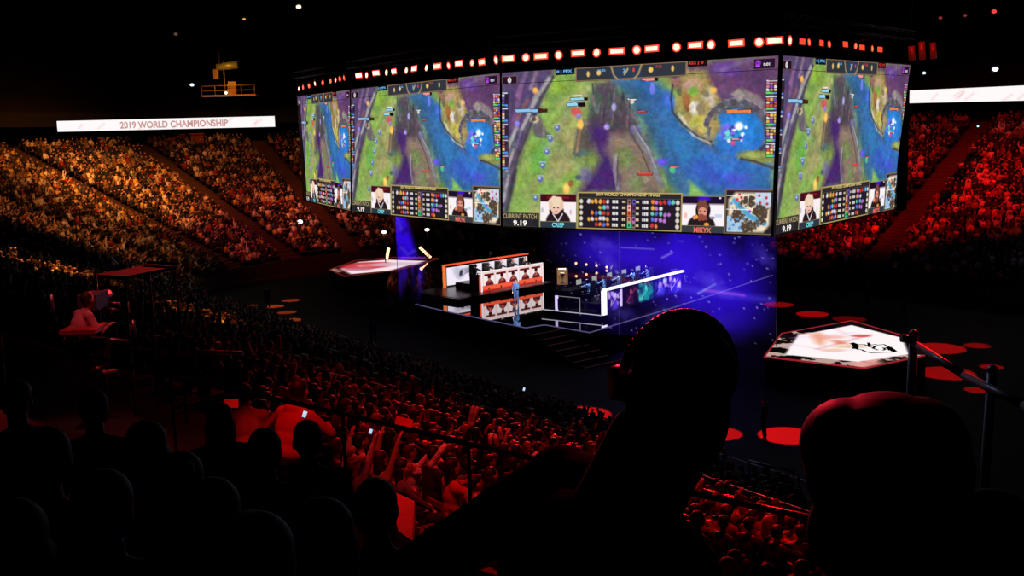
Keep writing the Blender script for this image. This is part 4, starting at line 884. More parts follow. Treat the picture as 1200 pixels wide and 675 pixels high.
# ---------------- hologram gauze
def gauze(P0, P1, z0, z1, name, label, fn, nx=120, nz=90):
    t = thing(name, label, 'gauze screen'); a, b = np.meshgrid(np.linspace(0, 1, nx+1), np.linspace(0, 1, nz+1))
    P0 = np.array(P0); P1 = np.array(P1); V = np.zeros((a.size, 3)); af, bf = a.ravel(), b.ravel()
    V[:, 0] = P0[0]+(P1[0]-P0[0])*af; V[:, 1] = P0[1]+(P1[1]-P0[1])*af; V[:, 2] = z1+(z0-z1)*bf
    pix = np.array([project(v) for v in V]); rgb = fn(V, pix[:, 0].reshape(a.shape), pix[:, 1].reshape(a.shape))
    o = link('gauze_cloth', bulk_mesh('gauze_cloth', V, gridfaces(nx, nz), rgb.reshape(-1, 3), GZ), t); return t
GZ = bpy.data.materials.new('projection_gauze'); GZ.use_nodes = True; nt = GZ.node_tree; nt.nodes.clear()
at = nt.nodes.new('ShaderNodeAttribute'); at.attribute_name = 'Col'; em = nt.nodes.new('ShaderNodeEmission'); tr = nt.nodes.new('ShaderNodeBsdfTransparent'); ad = nt.nodes.new('ShaderNodeAddShader'); ou = nt.nodes.new('ShaderNodeOutputMaterial')
tr.inputs[0].default_value = (.93, .92, .95, 1); nt.links.new(at.outputs['Color'], em.inputs[0]); nt.links.new(em.outputs[0], ad.inputs[0]); nt.links.new(tr.outputs[0], ad.inputs[1]); nt.links.new(ad.outputs[0], ou.inputs[0])
def sRGB2lin(c): c = np.clip(c, 0, 255)/255; return np.where(c <= .04045, c/12.92, ((c+.055)/1.055)**2.4)
def galaxy(V, X, Y):
    """a projected star field: bright indigo clouds, a rose streak, white stars (coordinates of the cloth itself drive it)"""
    C = Canvas(X, Y, (0, 0, 0))
    cl = vnoise(X, Y, 60, 3, 5); ed = np.clip((X-628)/60, 0, 1)
    dens = np.clip(.25+.75*np.clip((X-700)/110, 0, 1), 0, 1)*ed*np.clip((cl-.22)/.4, 0, 1)
    low = np.clip((412-Y)/28, 0, 1); side = np.clip(1-np.clip(X-845, 0, 99)/70, .0, 1)
    C.put(dens*low*(.2+.65*side), (44, 14, 235))
    C.ell(700, 292, 56, 20, (50, 20, 225), .6, 1.2, .15); C.ell(815, 330, 46, 46, (58, 24, 250), .75, 1.2); C.ell(760, 300, 60, 16, (60, 20, 240), .6, 1.2); C.ell(860, 350, 30, 40, (44, 14, 200), .6, 1.3)
    C.line([(662, 322), (712, 325), (760, 332)], 3, (170, 40, 50), .55, 5); C.line([(800, 338), (850, 345), (905, 352)], 5, (90, 70, 255), .6, 9); C.line([(826, 340), (872, 346)], 2.4, (210, 90, 240), .7, 3)
    C.line([(818, 344), (838, 333)], 2, (150, 170, 255), .8, 2); C.line([(776, 302), (788, 296)], 1.6, (170, 160, 255), .8, 2); C.line([(728, 290), (766, 292)], 1, (160, 150, 255), .7, 1.6)
    for k in range(7): x = RNG.uniform(650, 900); y = RNG.uniform(285, 380); C.ell(x, y, 14, 7, (110, 90, 255), .35, 1.2, RNG.uniform(-1, 1), 5, k)
    for k in range(150):
        x = RNG.uniform(640, 908); y = RNG.uniform(272, 404); C.ell(x, y, .9, .9, (170, 170, 255), RNG.uniform(.3, .9), .7)
    C.put(np.clip((Y-352)/60, 0, 1)*.55*(1-np.clip((X-740)/80, 0, 1)*.35), (0, 0, 0)); C.put(1-ed, (0, 0, 0)); C.put(np.clip((Y-402)/8, 0, 1), (0, 0, 0))
    C.put(((X > 725.6) & (X < 726.6))*.25, (140, 130, 160))
    return sRGB2lin(C.c)*.85
def beam(V, X, Y):
    C = Canvas(X, Y, (0, 0, 0))
    l = 457+(Y-255)*.10; r = 480+(Y-255)*.28; a = np.clip((X-l)/6, 0, 1)*np.clip((r-X)/8, 0, 1)*np.clip((306-Y)/4, 0, 1)
    C.put(a*np.clip(.5+vnoise(X, Y, 9, 5, 3)*.9, 0, 1), (52, 10, 240)); C.line([(470, 290), (478, 298), (486, 294)], 3, (90, 70, 255), .6, 4); C.line([(465, 255), (470, 268)], 3, (90, 80, 255), .6, 4)
    C.rect(470, 301, 498, 303, (150, 60, 230), .6)
    a = np.clip((X-455)/4, 0, 1)*np.clip((500-X)/8, 0, 1)*np.clip((Y-306)/3, 0, 1)*np.clip((356-Y)/30, 0, 1)*np.clip(vnoise(X*1.0, Y*.2, 4, 8, 3)*1.6-.45, 0, 1)
    C.put(a, (40, 16, 190)); return sRGB2lin(C.c)*.8
FR = Vector(BOT[3]); FL = Vector(BOT[2]); FLL = Vector(BOT[1])
inn = Vector((.15, .5, 0))
gauze(FL+inn, FR+Vector((0.25, .2, 0)), ZS-.2, ZB-.05, 'hologram_gauze', 'transparent gauze glowing with an indigo galaxy under the middle face of the hanging screen', galaxy, 260, 120)
gl = FL+inn+(FLL-FL)*.685
gauze(gl, FL+inn, ZS-.2, ZB-.05, 'hologram_gauze', 'transparent gauze with a narrow blue light picture under the left face of the hanging screen', beam, 160, 100)
for nm, p in (('right', FR+Vector((.25, .2, 0))), ('left', gl)):
    m = MB(); m.tube((p.x, p.y, .0), (p.x, p.y, ZB), .02, n=6); tag(m.build('gauze_cable', mat('cable_grey', (70, 66, 74), .6)), 'thin upright cable at the %s edge of the glowing gauze' % nm, 'cable')
# ============================================================ PEOPLE
def ik(a, c, l1, l2, hint):
    a = Vector(a); c = Vector(c); d = c-a; L = min(d.length, (l1+l2)*.999); d.normalize(); c = a+d*L
    x = (l1*l1-l2*l2+L*L)/(2*L); h = math.sqrt(max(0, l1*l1-x*x)); hv = Vector(hint); hv = (hv-d*hv.dot(d)).normalized()
    return a+d*x+hv*h, c
def blob(name, prims, voxel, mats, smooth=2):
    mb = MB()
    for p in prims:
        if p[0] == 'c':
            _, a, b, r1, r2 = p; a = Vector(a); b = Vector(b)
            mb.tube(a, b, r1, r2, 14); mb.sphere(a, r1, 14, 9); mb.sphere(b, r2, 14, 9)
        else:
            _, c, r, rot = p; s = MB().sphere((0, 0, 0), r, 18, 12); R = rot.to_matrix() if rot is not None else Matrix.Identity(3); mb.add([R @ Vector(v)+Vector(c) for v in s.v], s.f)
    me = mb.mesh(name, mats); o = bpy.data.objects.new('tmp', me); COL.objects.link(o)
    m = o.modifiers.new('r', 'REMESH'); m.mode = 'VOXEL'; m.voxel_size = voxel; m.use_smooth_shade = True
    if smooth: s = o.modifiers.new('s', 'SMOOTH'); s.factor = .5; s.iterations = smooth
    dg = bpy.context.evaluated_depsgraph_get(); out = bpy.data.meshes.new_from_object(o.evaluated_get(dg)); out.name = name
    bpy.data.objects.remove(o); bpy.data.meshes.remove(me)
    if not len(out.materials): out.materials.append(mats)
    return out
from mathutils import Euler
def figure(pose):
    """joints of a 1.75 m adult, facing +Y, z = 0 at the soles"""
    P = dict(sit=True, lean=0, turn=0, tilt=0, nod=0, side=0, hl=None, hr=None, spread=.1); P.update(pose); J = {}
    hip = Vector((0, 0, .53)) if P['sit'] else Vector((0, 0, .93)); J['hip'] = hip
    le = P['lean']; sd = P['side']; upv = Vector((math.sin(sd), math.sin(le), math.cos(le))).normalized(); J['up'] = upv
    J['chest'] = hip+upv*.33; J['neck0'] = hip+upv*.50
    R = Matrix.Rotation(-P['turn'], 3, 'Z'); rt_ = R @ Vector((math.cos(sd*.3), 0, -math.sin(sd*.3))); fw_ = R @ Vector((0, 1, 0)); J['rt'] = rt_; J['fw'] = fw_
    for k, s in (('l', -1), ('r', 1)):
        J['sh'+k] = hip+upv*.455+rt_*s*.175; J['hp'+k] = hip+Vector((s*.09, 0, -.01))
    J['hrot'] = Euler((-(P['nod']), P['tilt'], -(P.get('look', 0)))); hr_ = J['hrot'].to_matrix()
    J['head'] = J['neck0']+upv*.10+fw_*.02+hr_ @ Vector((0, .01, .10))
    for k, s in (('l', -1), ('r', 1)):
        h = P['h'+k]
        if h is None: h = (s*.14, .36, .62) if P['sit'] else (s*.24, .06, .80)
        h = Vector(h); hint = P.get('elb', Vector((s*.7, -.5, -1))); hint = Vector((s*abs(hint[0]), hint[1], hint[2]))
        J['el'+k], J['wr'+k] = ik(J['sh'+k], h, .29, .26, hint)
        if P['sit']: J['kn'+k] = Vector((s*(.1+P['spread']), .44, .51)); J['an'+k] = Vector((s*(.1+P['spread']*.8), .40, .09))
        else: J['kn'+k] = Vector((s*.11, .03, .50)); J['an'+k] = Vector((s*.12, -.01, .09))
    J['P'] = P; return J
def hand(J, k, s, curl=.5, r=.0085, direc=None):
    wr = J['wr'+k]; el = J['el'+k]; d = (wr-el).normalized() if direc is None else Vector(direc).normalized()
    side = d.cross(Vector((0, 0, 1))); side = side.normalized() if side.length > .2 else Vector((1, 0, 0)); nrm = side.cross(d).normalized(); pr = []
    palm = wr+d*.05
    for q in (-.028, -.010, .010, .028): pr.append(('c', wr+side*q*.6, wr+d*.085+side*q, .017, .013))
    for j, q in enumerate((-.033, -.011, .011, .032)):
        ln_ = (.066, .078, .073, .058)[j]; a = wr+d*.088+side*q; b = a+(d*math.cos(curl*.5)-nrm*math.sin(curl*.5))*ln_*.5; c = b+(d*math.cos(curl*1.5)-nrm*math.sin(curl*1.5))*ln_*.5
        pr += [('c', a, b, r, r*.95), ('c', b, c, r*.95, r*.8)]
    a = wr+d*.025-side*s*.03; b = a+(d*.7-side*s*.8-nrm*.2).normalized()*.038; c = b+(d*.95-side*s*.2-nrm*.3).normalized()*.03
    pr += [('c', a, b, r*1.3, r*1.1), ('c', b, c, r*1.1, r*.9)]; return pr
def body_prims(J, fat=1.0, fingers=True):
    up_, rt_, fw_ = J['up'], J['rt'], J['fw']; pr = []
    ry = Matrix.Rotation(-J['P']['turn'], 3, 'Z').to_euler(); tl = Euler((-J['P']['lean'], J['P']['side'], -J['P']['turn']))
    pr += [('e', J['hip']+up_*.02, (.165*fat, .115*fat, .12), tl), ('e', J['hip']+up_*.17, (.135*fat, .10*fat, .15), tl), ('e', J['chest'], (.165*fat, .112*fat, .17), tl),
           ('c', J['shl']+up_*.0, J['shr'], .062, .062), ('c', J['neck0']-up_*.05, J['neck0']+up_*.10+fw_*.015, .062, .052)]
    for s in ('l', 'r'): pr.append(('c', J['sh'+s]+up_*.0, J['neck0']+up_*.03, .055, .05))
    R = J['hrot'].to_matrix(); h = J['head']; q = lambda x, y, z: h+R @ Vector((x, y, z))
    pr += [('e', q(0, -.012, .02), (.076, .095, .098), J['hrot']), ('e', q(0, .025, -.05), (.056, .062, .066), J['hrot']), ('c', q(0, .06, -.092), q(0, .05, -.08), .022, .03),
           ('c', q(0, .083, .012), q(0, .108, -.026), .010, .014), ('c', q(-.032, .076, .03), q(.032, .076, .03), .014, .014), ('c', q(-.018, .088, -.058), q(.018, .088, -.058), .009, .009),
           ('e', q(-.03, .075, .008), (.013, .012, .010), J['hrot']), ('e', q(.03, .075, .008), (.013, .012, .010), J['hrot'])]
    for s in (-1, 1): pr.append(('e', q(s*.079, -.008, -.008), (.011, .022, .034), J['hrot'])); pr.append(('e', q(s*.042, .05, -.03), (.024, .026, .026), J['hrot']))
    for k, s in (('l', -1), ('r', 1)):
        pr += [('c', J['sh'+k], J['el'+k], .052*fat, .038), ('c', J['el'+k], J['wr'+k], .038, .026)]
        if fingers: pr += hand(J, k, s)
        else: pr.append(('c', J['wr'+k], J['wr'+k]+(J['wr'+k]-J['el'+k]).normalized()*.12, .03, .026))
        pr += [('c', J['hp'+k], J['kn'+k], .082*fat, .056), ('c', J['kn'+k], J['an'+k], .055, .036), ('c', J['an'+k]+Vector((0, -.03, -.045)), J['an'+k]+Vector((0, .15, -.055)), .038, .032)]
    return pr
def shirt_prims(J, fat=1.0, sleeve=1.0, hood=False):
    up_, rt_, fw_ = J['up'], J['rt'], J['fw']; tl = Euler((-J['P']['lean'], J['P']['side'], -J['P']['turn'])); g = .014; pr = []
    pr += [('e', J['hip']+up_*.04, (.175*fat, .130*fat, .12), tl), ('e', J['hip']+up_*.18, (.158*fat, .122*fat, .16), tl), ('e', J['chest'], (.178*fat, .128*fat, .18), tl), ('c', J['shl'], J['shr'], .074, .074), ('c', J['neck0']-up_*.06, J['neck0']+up_*.02, .078, .066)]
    for k in ('l', 'r'):
        pr += [('c', J['sh'+k], J['neck0']+up_*.01, .068, .058), ('c', J['sh'+k], J['el'+k], .066*fat, .052)]
        if sleeve > .3: w_ = J['el'+k].lerp(J['wr'+k], sleeve*.94); pr.append(('c', J['el'+k], w_, .052, .037))
    if hood: pr.append(('e', J['neck0']+up_*.03-fw_*.07, (.11, .07, .07), tl))
    return pr
def trouser_prims(J, fat=1.0):
    pr = [('e', J['hip'], (.18*fat, .13*fat, .12), None)]
    for k in ('l', 'r'): pr += [('c', J['hp'+k], J['kn'+k], .094*fat, .068), ('c', J['kn'+k], J['an'+k]+Vector((0, 0, .03)), .066, .05)]
    return pr
def hair_prims(J, kind):
    R = J['hrot'].to_matrix(); h = J['head']; q = lambda x, y, z: h+R @ Vector((x, y, z)); e = J['hrot']
    if kind == 'short': return [('e', q(0, -.025, .045), (.085, .095, .088), e), ('e', q(0, -.05, .0), (.082, .062, .085), e), ('e', q(0, .045, .088), (.05, .04, .028), e)]
    if kind == 'long': return [('e', q(0, -.025, .042), (.092, .100, .092), e), ('e', q(0, -.06, -.03), (.096, .066, .12), e), ('c', q(-.07, -.03, -.02), q(-.075, -.02, -.20), .035, .03), ('c', q(.07, -.03, -.02), q(.075, -.02, -.20), .035, .03), ('e', q(0, -.075, -.15), (.10, .045, .12), e)]
    if kind == 'thick': return [('e', q(0, -.025, .040), (.090, .100, .090), e), ('e', q(0, -.055, -.04), (.092, .066, .12), e), ('e', q(-.02, -.055, -.13), (.085, .06, .10), e), ('c', q(-.06, -.03, -.08), q(-.085, -.05, -.21), .04, .05), ('c', q(.05, -.03, -.05), q(.02, -.05, -.18), .035, .04)]
    if kind == 'bushy': return [('e', q(0, -.03, .035), (.118, .122, .112), e), ('e', q(0, -.05, -.05), (.125, .09, .10), e), ('e', q(-.05, -.02, .07), (.07, .08, .07), e), ('e', q(.05, -.02, .065), (.07, .08, .07), e)]
    if kind == 'bun': return [('e', q(0, -.02, .045), (.085, .095, .085), e), ('e', q(0, -.05, .01), (.08, .06, .07), e), ('e', q(0, -.11, .08), (.04, .04, .04), e)]
    return [('e', q(0, -.012, .05), (.088, .105, .082), e), ('e', q(0, .09, .055), (.066, .065, .012), e), ('e', q(0, -.05, -.01), (.078, .058, .07), e)]   # cap
skin = mat('skin', (196, 140, 112), .55, noise=.08); skin2 = mat('skin_tan', (150, 100, 76), .55, noise=.08)
HAIRM = [mat('hair_black', (22, 18, 18), .6), mat('hair_brown', (60, 38, 26), .6), mat('hair_fair', (150, 112, 66), .6)]
CLOTH = {'black': mat('cloth_black', (20, 20, 22), .9), 'grey': mat('cloth_grey', (92, 92, 96), .9), 'white': mat('cloth_white', (214, 210, 206), .85), 'red': mat('cloth_red', (190, 40, 36), .85), 'blue': mat('cloth_blue', (44, 62, 110), .9), 'tan': mat('cloth_tan', (150, 120, 88), .9), 'pink': mat('cloth_pink', (222, 150, 160), .85)}
denim = mat('denim', (30, 36, 54), .9)
NAVY = mat('jersey_steel_blue', (70, 104, 150), .8)
def add_person(J, label, shirt='black', hair='short', hm=0, loc=(0, 0, 0), rz=0, voxel=.011, fat=1.0, sleeve=1.0, group=None, trousers=None, name='person', sk=None, hood=False, meshes=None):
    t = thing(name, label, 'person', loc, rz, group)
    sh = CLOTH[shirt] if isinstance(shirt, str) else shirt
    link('body', blob('body', body_prims(J, fat), voxel, sk or skin), t)
    c = link('shirt' if sleeve < .9 else 'jacket', blob('jacket', shirt_prims(J, fat, sleeve, hood), voxel*1.1, sh, 3), t)
    link('trousers', blob('trousers', trouser_prims(J, fat), voxel*1.4, trousers or denim, 2), t)
    link('hair' if hair != 'cap' else 'cap', blob('hair', hair_prims(J, hair), voxel*.9, HAIRM[hm], 2), t)
    return t

# ---------------- the near stand: lower block (facing +t), upper block steps under the camera
SN = 5.0; TFR = 27.3; NRN = 26; RDN = (TFR-SN)/NRN
def zrow(k): return .12+(k)*.314                                       # k = 0 front row
def tn(k): return TFR-(k+.5)*RDN
mb = MB(); V = []; Fq = []
def flat_quad(mb, s0, s1, t0, z0, t1, z1): mb.quad(ST(s0, t0, z0), ST(s1, t0, z0), ST(s1, t1, z1), ST(s0, t1, z1))
sA, sB = -34, S0
flat_quad(mb, sA, sB, TFR, 0, TFR, zrow(0))
for k in range(NRN):
    flat_quad(mb, sA, sB, TFR-k*RDN, zrow(k), TFR-(k+1)*RDN, zrow(k)); flat_quad(mb, sA, sB, TFR-(k+1)*RDN, zrow(k), TFR-(k+1)*RDN, zrow(k+1))
flat_quad(mb, sA, sB, SN, zrow(NRN), 3.4, zrow(NRN)); 
struct('floor_near_stand', mb, conc)
NEAR_AISLES = [(-2.0, 4), (9.5, 4), (24, 5), (40, 5), (57, 5)]
for s, _ in NEAR_AISLES:
    mb = MB()
    for k in range(NRN):
        for h in (0, 1):
            z0 = zrow(k)+h*.157; t0 = TFR-k*RDN-h*RDN/2; p = ST(s, t0-RDN/4, z0+.06); mb.box((p.x, p.y, z0+.02), (RDN/2+.02, 1.3, .25), math.atan2(N[1], N[0]))
    tag(mb.build('aisle_stairs', stepm), 'aisle stairs running down through the red lit near stand', 'stairs', 'aisle stairs of the near stand', 'structure')
# cross rails in the near stand
steel = mat('rail_steel', (150, 140, 140), .3, .8)
def railing(name, P, hgt, label, post_every=2.0, r=.025, mids=2, glassp=False, cat='railing', m_=None, grp=None):
    """P: list of top-rail points"""
    t = thing(name, label, cat, P[0]-Vector((0, 0, hgt)), 0, grp); o0 = Vector(t.location); m = MB(); gp = MB()
    for a, b in zip(P[:-1], P[1:]):
        a = Vector(a)-o0; b = Vector(b)-o0; m.tube(a, b, r, n=8); n = max(1, int((b-a).length/post_every))
        for j in range(n+1): p = a.lerp(b, j/n); (MB().tube(p, p-Vector((0, 0, hgt)), r*.8, n=8).build('post', m_ or steel, t) if j < n or (b-(Vector(P[-1])-o0)).length < .01 else None)
        for j in range(1, mids+1): dz = Vector((0, 0, hgt*j/(mids+1))); m.tube(a-dz, b-dz, r*.35, n=6)
        if glassp:
            lo = Vector((0, 0, hgt-.08)); hi = Vector((0, 0, .06)); gp.quad(a-lo, b-lo, b-hi, a-hi)
    m.build('handrail', m_ or steel, t)
    if glassp: gp.build('glass_panel', PANE, t)
    return t
PANE = bpy.data.materials.new('clear_pane'); PANE.use_nodes = True; nt = PANE.node_tree; nt.nodes.clear()
a_ = nt.nodes.new('ShaderNodeBsdfTransparent'); b_ = nt.nodes.new('ShaderNodeBsdfGlossy'); b_.inputs['Roughness'].default_value = .05; x_ = nt.nodes.new('ShaderNodeMixShader'); x_.inputs[0].default_value = .03
o_ = nt.nodes.new('ShaderNodeOutputMaterial'); a_.inputs[0].default_value = (.9, .92, .92, 1); nt.links.new(a_.outputs[0], x_.inputs[1]); nt.links.new(b_.outputs[0], x_.inputs[2]); nt.links.new(x_.outputs[0], o_.inputs[0])
railing('stand_railing', [ST(s, TFR+.15, 1.15) for s in (74, 30, -6)], 1.15, 'long steel railing along the arena floor in front of the near stand', 2.2, .03, 1)
kx = 11; tx = TFR-kx*RDN+.1; zx = zrow(kx)+1.0
railing('stand_railing', [ST(s, tx, zx) for s in (38, 20, 4)], .95, 'thin steel rail crossing the near stand halfway down', 2.4, .03, 1)
railing('stand_railing', [PD(823, 573, 21.5), PD(908, 600, 19.8)], .9, 'red lit rail crossing the lower stand right of the big dark head', 1.2, .028, 1)
railing('stand_railing', [PD(878, 540, 27), PD(930, 553, 26)], .9, 'short red lit rail segment above the lower stand, nearest the floor', 1.0, .03, 1)
# the upper block: barrier, walkway, steps
NB = np.array([.656, .754]); AB = np.array([-.754, .656])
def UB(a, n_, z): return Vector((AB[0]*a+NB[0]*n_, AB[1]*a+NB[1]*n_, z))
b0 = PD(0, 394, 10.8); nb0 = b0.x*NB[0]+b0.y*NB[1]; zr_ = CAMZ-1.94
railp = [PD(x, y, d) for x, y, d in ((-160, 362, 14.6), (0, 394, 10.75), (200, 443, 8.6), (402, 490, 7.25), (549, 526, 6.45), (700, 566, 5.8), (1000, 640, 4.9))]
for p in railp: p.z = zr_
nbm = sum(p.x*NB[0]+p.y*NB[1] for p in railp)/len(railp)
railing('glass_barrier', railp, 1.0, 'clear glass barrier with a thin top rail crossing the lower left', 1.9, .017, 0, True, 'barrier', mat('rail_grey', (120, 110, 110), .3, .7))
up_floor = zr_-1.0
mb = MB(); nb_edge = nbm+.25
for k in range(0, 12):
    n1 = nb_edge-.9-k*.8 if k else nb_edge; n0 = nb_edge-.9-(k+1)*.8; z = up_floor+k*.36 if k else up_floor
    if k == 0: n0 = nb_edge-1.7
    a = [UB(-9, n0, z), UB(26, n0, z), UB(26, n1, z), UB(-9, n1, z)]; mb.quad(*a)
    mb.quad(UB(-9, n0, z), UB(26, n0, z), UB(26, n0, z+.36), UB(-9, n0, z+.36))
struct('floor_upper_block', mb, conc)
mb = MB(); mb.quad(UB(-9, nb_edge, 0), UB(26, nb_edge, 0), UB(26, nb_edge, up_floor), UB(-9, nb_edge, up_floor)); struct('wall_parapet', mb, dark)
def floor_at(p):
    n_ = p[0]*NB[0]+p[1]*NB[1]
    if n_ > nb_edge-1.7: return up_floor
    k = int((nb_edge-.9-n_)/.8); return up_floor+k*.36

# right stair handrail
ra, rb_, rc = PD(1070, 402, 6.0), PD(1130, 440, 5.35), PD(1200, 475, 4.75)
t = thing('stair_handrail', 'round red and grey lit handrail on two posts beside the right dark head', 'handrail', (ra.x, ra.y, ra.z-1.4)); o0 = Vector(t.location)
grey = mat('post_grey', (120, 110, 116), .4, .3)
MB().tube(ra-o0, rb_-o0, .022, n=12).tube(rb_-o0, rc-o0, .022, n=12).tube(rc-o0, PD(1290, 528, 4.2)-o0, .022, n=12).build('handrail', grey, t)
p1 = PD(1071, 392, 6.0)-o0; MB().tube(p1, PD(1062, 480, 6.0)-o0-Vector((0, 0, 1.0)), .026, n=12).sphere(p1, .03).build('post', grey, t)
p2 = PD(1163, 434, 5.1)-o0; MB().tube(p2, PD(1150, 532, 5.1)-o0-Vector((0, 0, .9)), .024, n=12).sphere(p2, .028).build('post', grey, t)
MB().tube(PD(1069, 398, 6.0)-o0, PD(1056, 396, 6.0)-o0, .024, n=8).build('end_cap', grey, t)

# ---------------- the foreground figures
def place(J, px, py, d, rz, label, **kw):
    """head centre at that sight line and distance; the seat rests on the step below"""
    h = PD(px, py, d); hl = J['head']; R = Matrix.Rotation(rz, 3, 'Z'); off = R @ hl; loc = h-off
    t = add_person(J, label, loc=loc, rz=rz, **kw); return t
FACE = math.radians(20)     # they all look towards the stage: +Y turned a little
FG = []
J1 = figure(dict(turn=1.15, side=.5, tilt=.3, lean=.1, look=-.1, hl=(-.40, .26, .66), hr=(.10, .36, .62), elb=(1.3, -.2, -.7)))
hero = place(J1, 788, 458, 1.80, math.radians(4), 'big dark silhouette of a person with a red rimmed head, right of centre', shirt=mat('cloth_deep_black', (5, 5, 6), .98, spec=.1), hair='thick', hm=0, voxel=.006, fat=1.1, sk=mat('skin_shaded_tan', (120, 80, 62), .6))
R1 = J1['hrot'].to_matrix(); m = MB(); hq = lambda x, y, z: J1['head']+R1 @ Vector((x, y, z))
pts = [hq(.098*math.cos(a_), -.01, .025+.113*math.sin(a_)) for a_ in [math.pi*k/30 for k in range(31)]]
hp = thing('headphones', 'dark headphones worn by the big silhouette right of centre, catching red light', 'headphones', hero.location, hero.rotation_euler[2])
for a_, b_ in zip(pts[:-1], pts[1:]): m.tube(a_, b_, .010, n=10); m.sphere(b_, .010, 10, 6)
m.build('headband', mat('headband_pale', (150, 120, 122), .4), hp)
for s in (-1, 1):
    m = MB(); c = hq(s*.092, .02, -.012); m.tube(c-Vector((s*.014, 0, 0)), c+Vector((s*.014, 0, 0)), .034, .029, 18); m.build('ear_cup', mat('earcup_grey', (120, 110, 124), .35), hp)
J2 = figure(dict(turn=-.1, lean=.1, tilt=-.05, look=-.2, nod=.1))
h2 = place(J2, 1034, 572, 1.5, math.radians(-14), 'big dark silhouette of a bushy haired person at the lower right', shirt='black', hair='bushy', hm=0, voxel=.007, fat=1.15)
J3 = figure(dict(lean=.12, look=.05)); g3 = place(J3, 360, 517, 6.0, math.radians(24), 'person seen from behind with short dark hair and a pale grey collar, lower left', shirt='grey', hair='short', voxel=.009)
J4 = figure(dict(lean=.15, hl=(-.2, .34, .9), hr=(.12, .34, .95)))
NEARP = [(310, 530, 5.2, 'short', 'black', 0, 'dark haired person in black left of the grey collared one'), (257, 492, 7.2, 'long', 'black', 1, 'person with long brown hair in the dark rows, left of the bright red jacket'),
         (172, 525, 4.6, 'long', 'black', 1, 'long haired person in near darkness below the long dark rail'), (212, 566, 3.9, 'bun', 'black', 0, 'dark person with tied hair near the bottom left'),
         (250, 604, 3.3, 'long', 'black', 1, 'long haired dark person near the bottom edge at the left'), (52, 540, 3.7, 'short', 'black', 0, 'dark person with short hair near the left edge'),
         (120, 600, 3.0, 'cap', 'black', 0, 'dark person in a cap in the bottom left corner'), (375, 632, 3.0, 'long', 'black', 1, 'dark long haired person at the bottom edge below the grey collar'),
         (440, 598, 3.9, 'short', 'black', 0, 'dark short haired person at the bottom edge left of the big silhouette'), (20, 470, 6.0, 'cap', 'black', 0, 'dark person in a cap at the left edge under the long rail'),
         (110, 480, 6.2, 'short', 'black', 1, 'dark short haired person under the long rail at the left'), (15, 640, 2.6, 'long', 'black', 0, 'dark long haired person cut off by the bottom left corner'),
         (1150, 640, 2.2, 'short', 'black', 0, 'dark short haired person at the bottom right corner'), (300, 660, 2.4, 'short', 'black', 0, 'dark short haired person cut off by the bottom edge at the left')]
for i, (px, py, d, hr_, sh_, hm_, lb) in enumerate(NEARP):
    J = figure(dict(lean=.08+.1*RNG.random(), turn=RNG.uniform(-.2, .2), look=RNG.uniform(-.5, .3), hl=(-.12, .36, .66+.2*RNG.random())))
    place(J, px, py, d, math.radians(20+RNG.uniform(-8, 8)), lb, shirt=sh_, hair=hr_, hm=hm_, voxel=.011)
Jr = figure(dict(lean=.55, turn=.2, hl=(-.2, .5, .75), hr=(.2, .5, .75), elb=(1.0, -.2, -.6)))
rj = place(Jr, 352, 458, 10.6, math.radians(-22), 'person in a bright red jacket leaning forward beyond the glass barrier', shirt='red', hair='short', hm=0, voxel=.012, fat=1.15, hood=True)
Jw = figure(dict(lean=.3)); place(Jw, 286, 462, 11.4, math.radians(15), 'person in a white shirt left of the bright red jacket', shirt='white', hair='short', voxel=.012)

# camera platform at the left and its operator
def PDz(px, py, d): return PD(px, py, d)
pl = PDz(100, 392, 16); plat = thing('camera_platform', 'black camera platform with red lit rails at the left', 'platform', (pl.x, pl.y, 5.0)); o0 = Vector(plat.location)
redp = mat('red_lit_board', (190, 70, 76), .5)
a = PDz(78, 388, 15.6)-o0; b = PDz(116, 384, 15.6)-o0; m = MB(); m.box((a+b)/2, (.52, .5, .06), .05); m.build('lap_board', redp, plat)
for (x0, y0, x1, y1, d) in ((155, 411, 285, 414, 15), (125, 354, 141, 357, 17), (121, 361, 140, 364, 17), (60, 345, 63, 376, 16.4), (155, 375, 160, 400, 15.5), (112, 320, 113, 380, 17.5), (100, 395, 150, 400, 16), (166, 335, 166, 395, 18), (205, 318, 205, 345, 19)):
    MB().tube(PDz(x0, y0, d)-o0, PDz(x1, y1, d)-o0, .03 if x0 != 155 or y0 != 411 else .035, n=8).build('rail', steel, plat)
tq = [PZ(112, 321.5, 10.7)-o0, PZ(146, 324, 10.7)-o0, PZ(206, 312, 10.7)-o0, PZ(174, 309.8, 10.7)-o0]; mz = sum(p.z for p in tq)/4
m = MB(); m.prism([(p.x, p.y) for p in tq], mz-.06, mz); m.build('canopy', mat('canopy_cloth', (90, 44, 44), .8), plat)
m = MB()
for p in tq: m.tube((p.x, p.y, mz-.1), (p.x*.98, p.y*.98, -.6), .025, n=6)
m.tube((tq[2].x, tq[2].y, mz+.04), (tq[3].x, tq[3].y, mz+.04), .03, n=6); m.build('canopy_pole', black, plat)
c = PDz(115, 400, 16.2)-o0; m = MB(); m.box((c.x+.6, c.y+.6, .35), (4.4, 2.6, .12)); m.box((c.x+.6, c.y+.6, -1.2), (4.2, 2.4, 3.0)); m.build('platform_deck', black, plat)
Jo = figure(dict(lean=.5, turn=.1, hl=(-.15, .52, .72), hr=(.2, .5, .75), look=-.3, nod=-.1)); op = place(Jo, 103, 351, 15.9, math.radians(-38), 'camera operator in a pink lit striped shirt leaning over a board at the left', shirt='pink', hair='short', hm=1, voxel=.011, sleeve=.6)
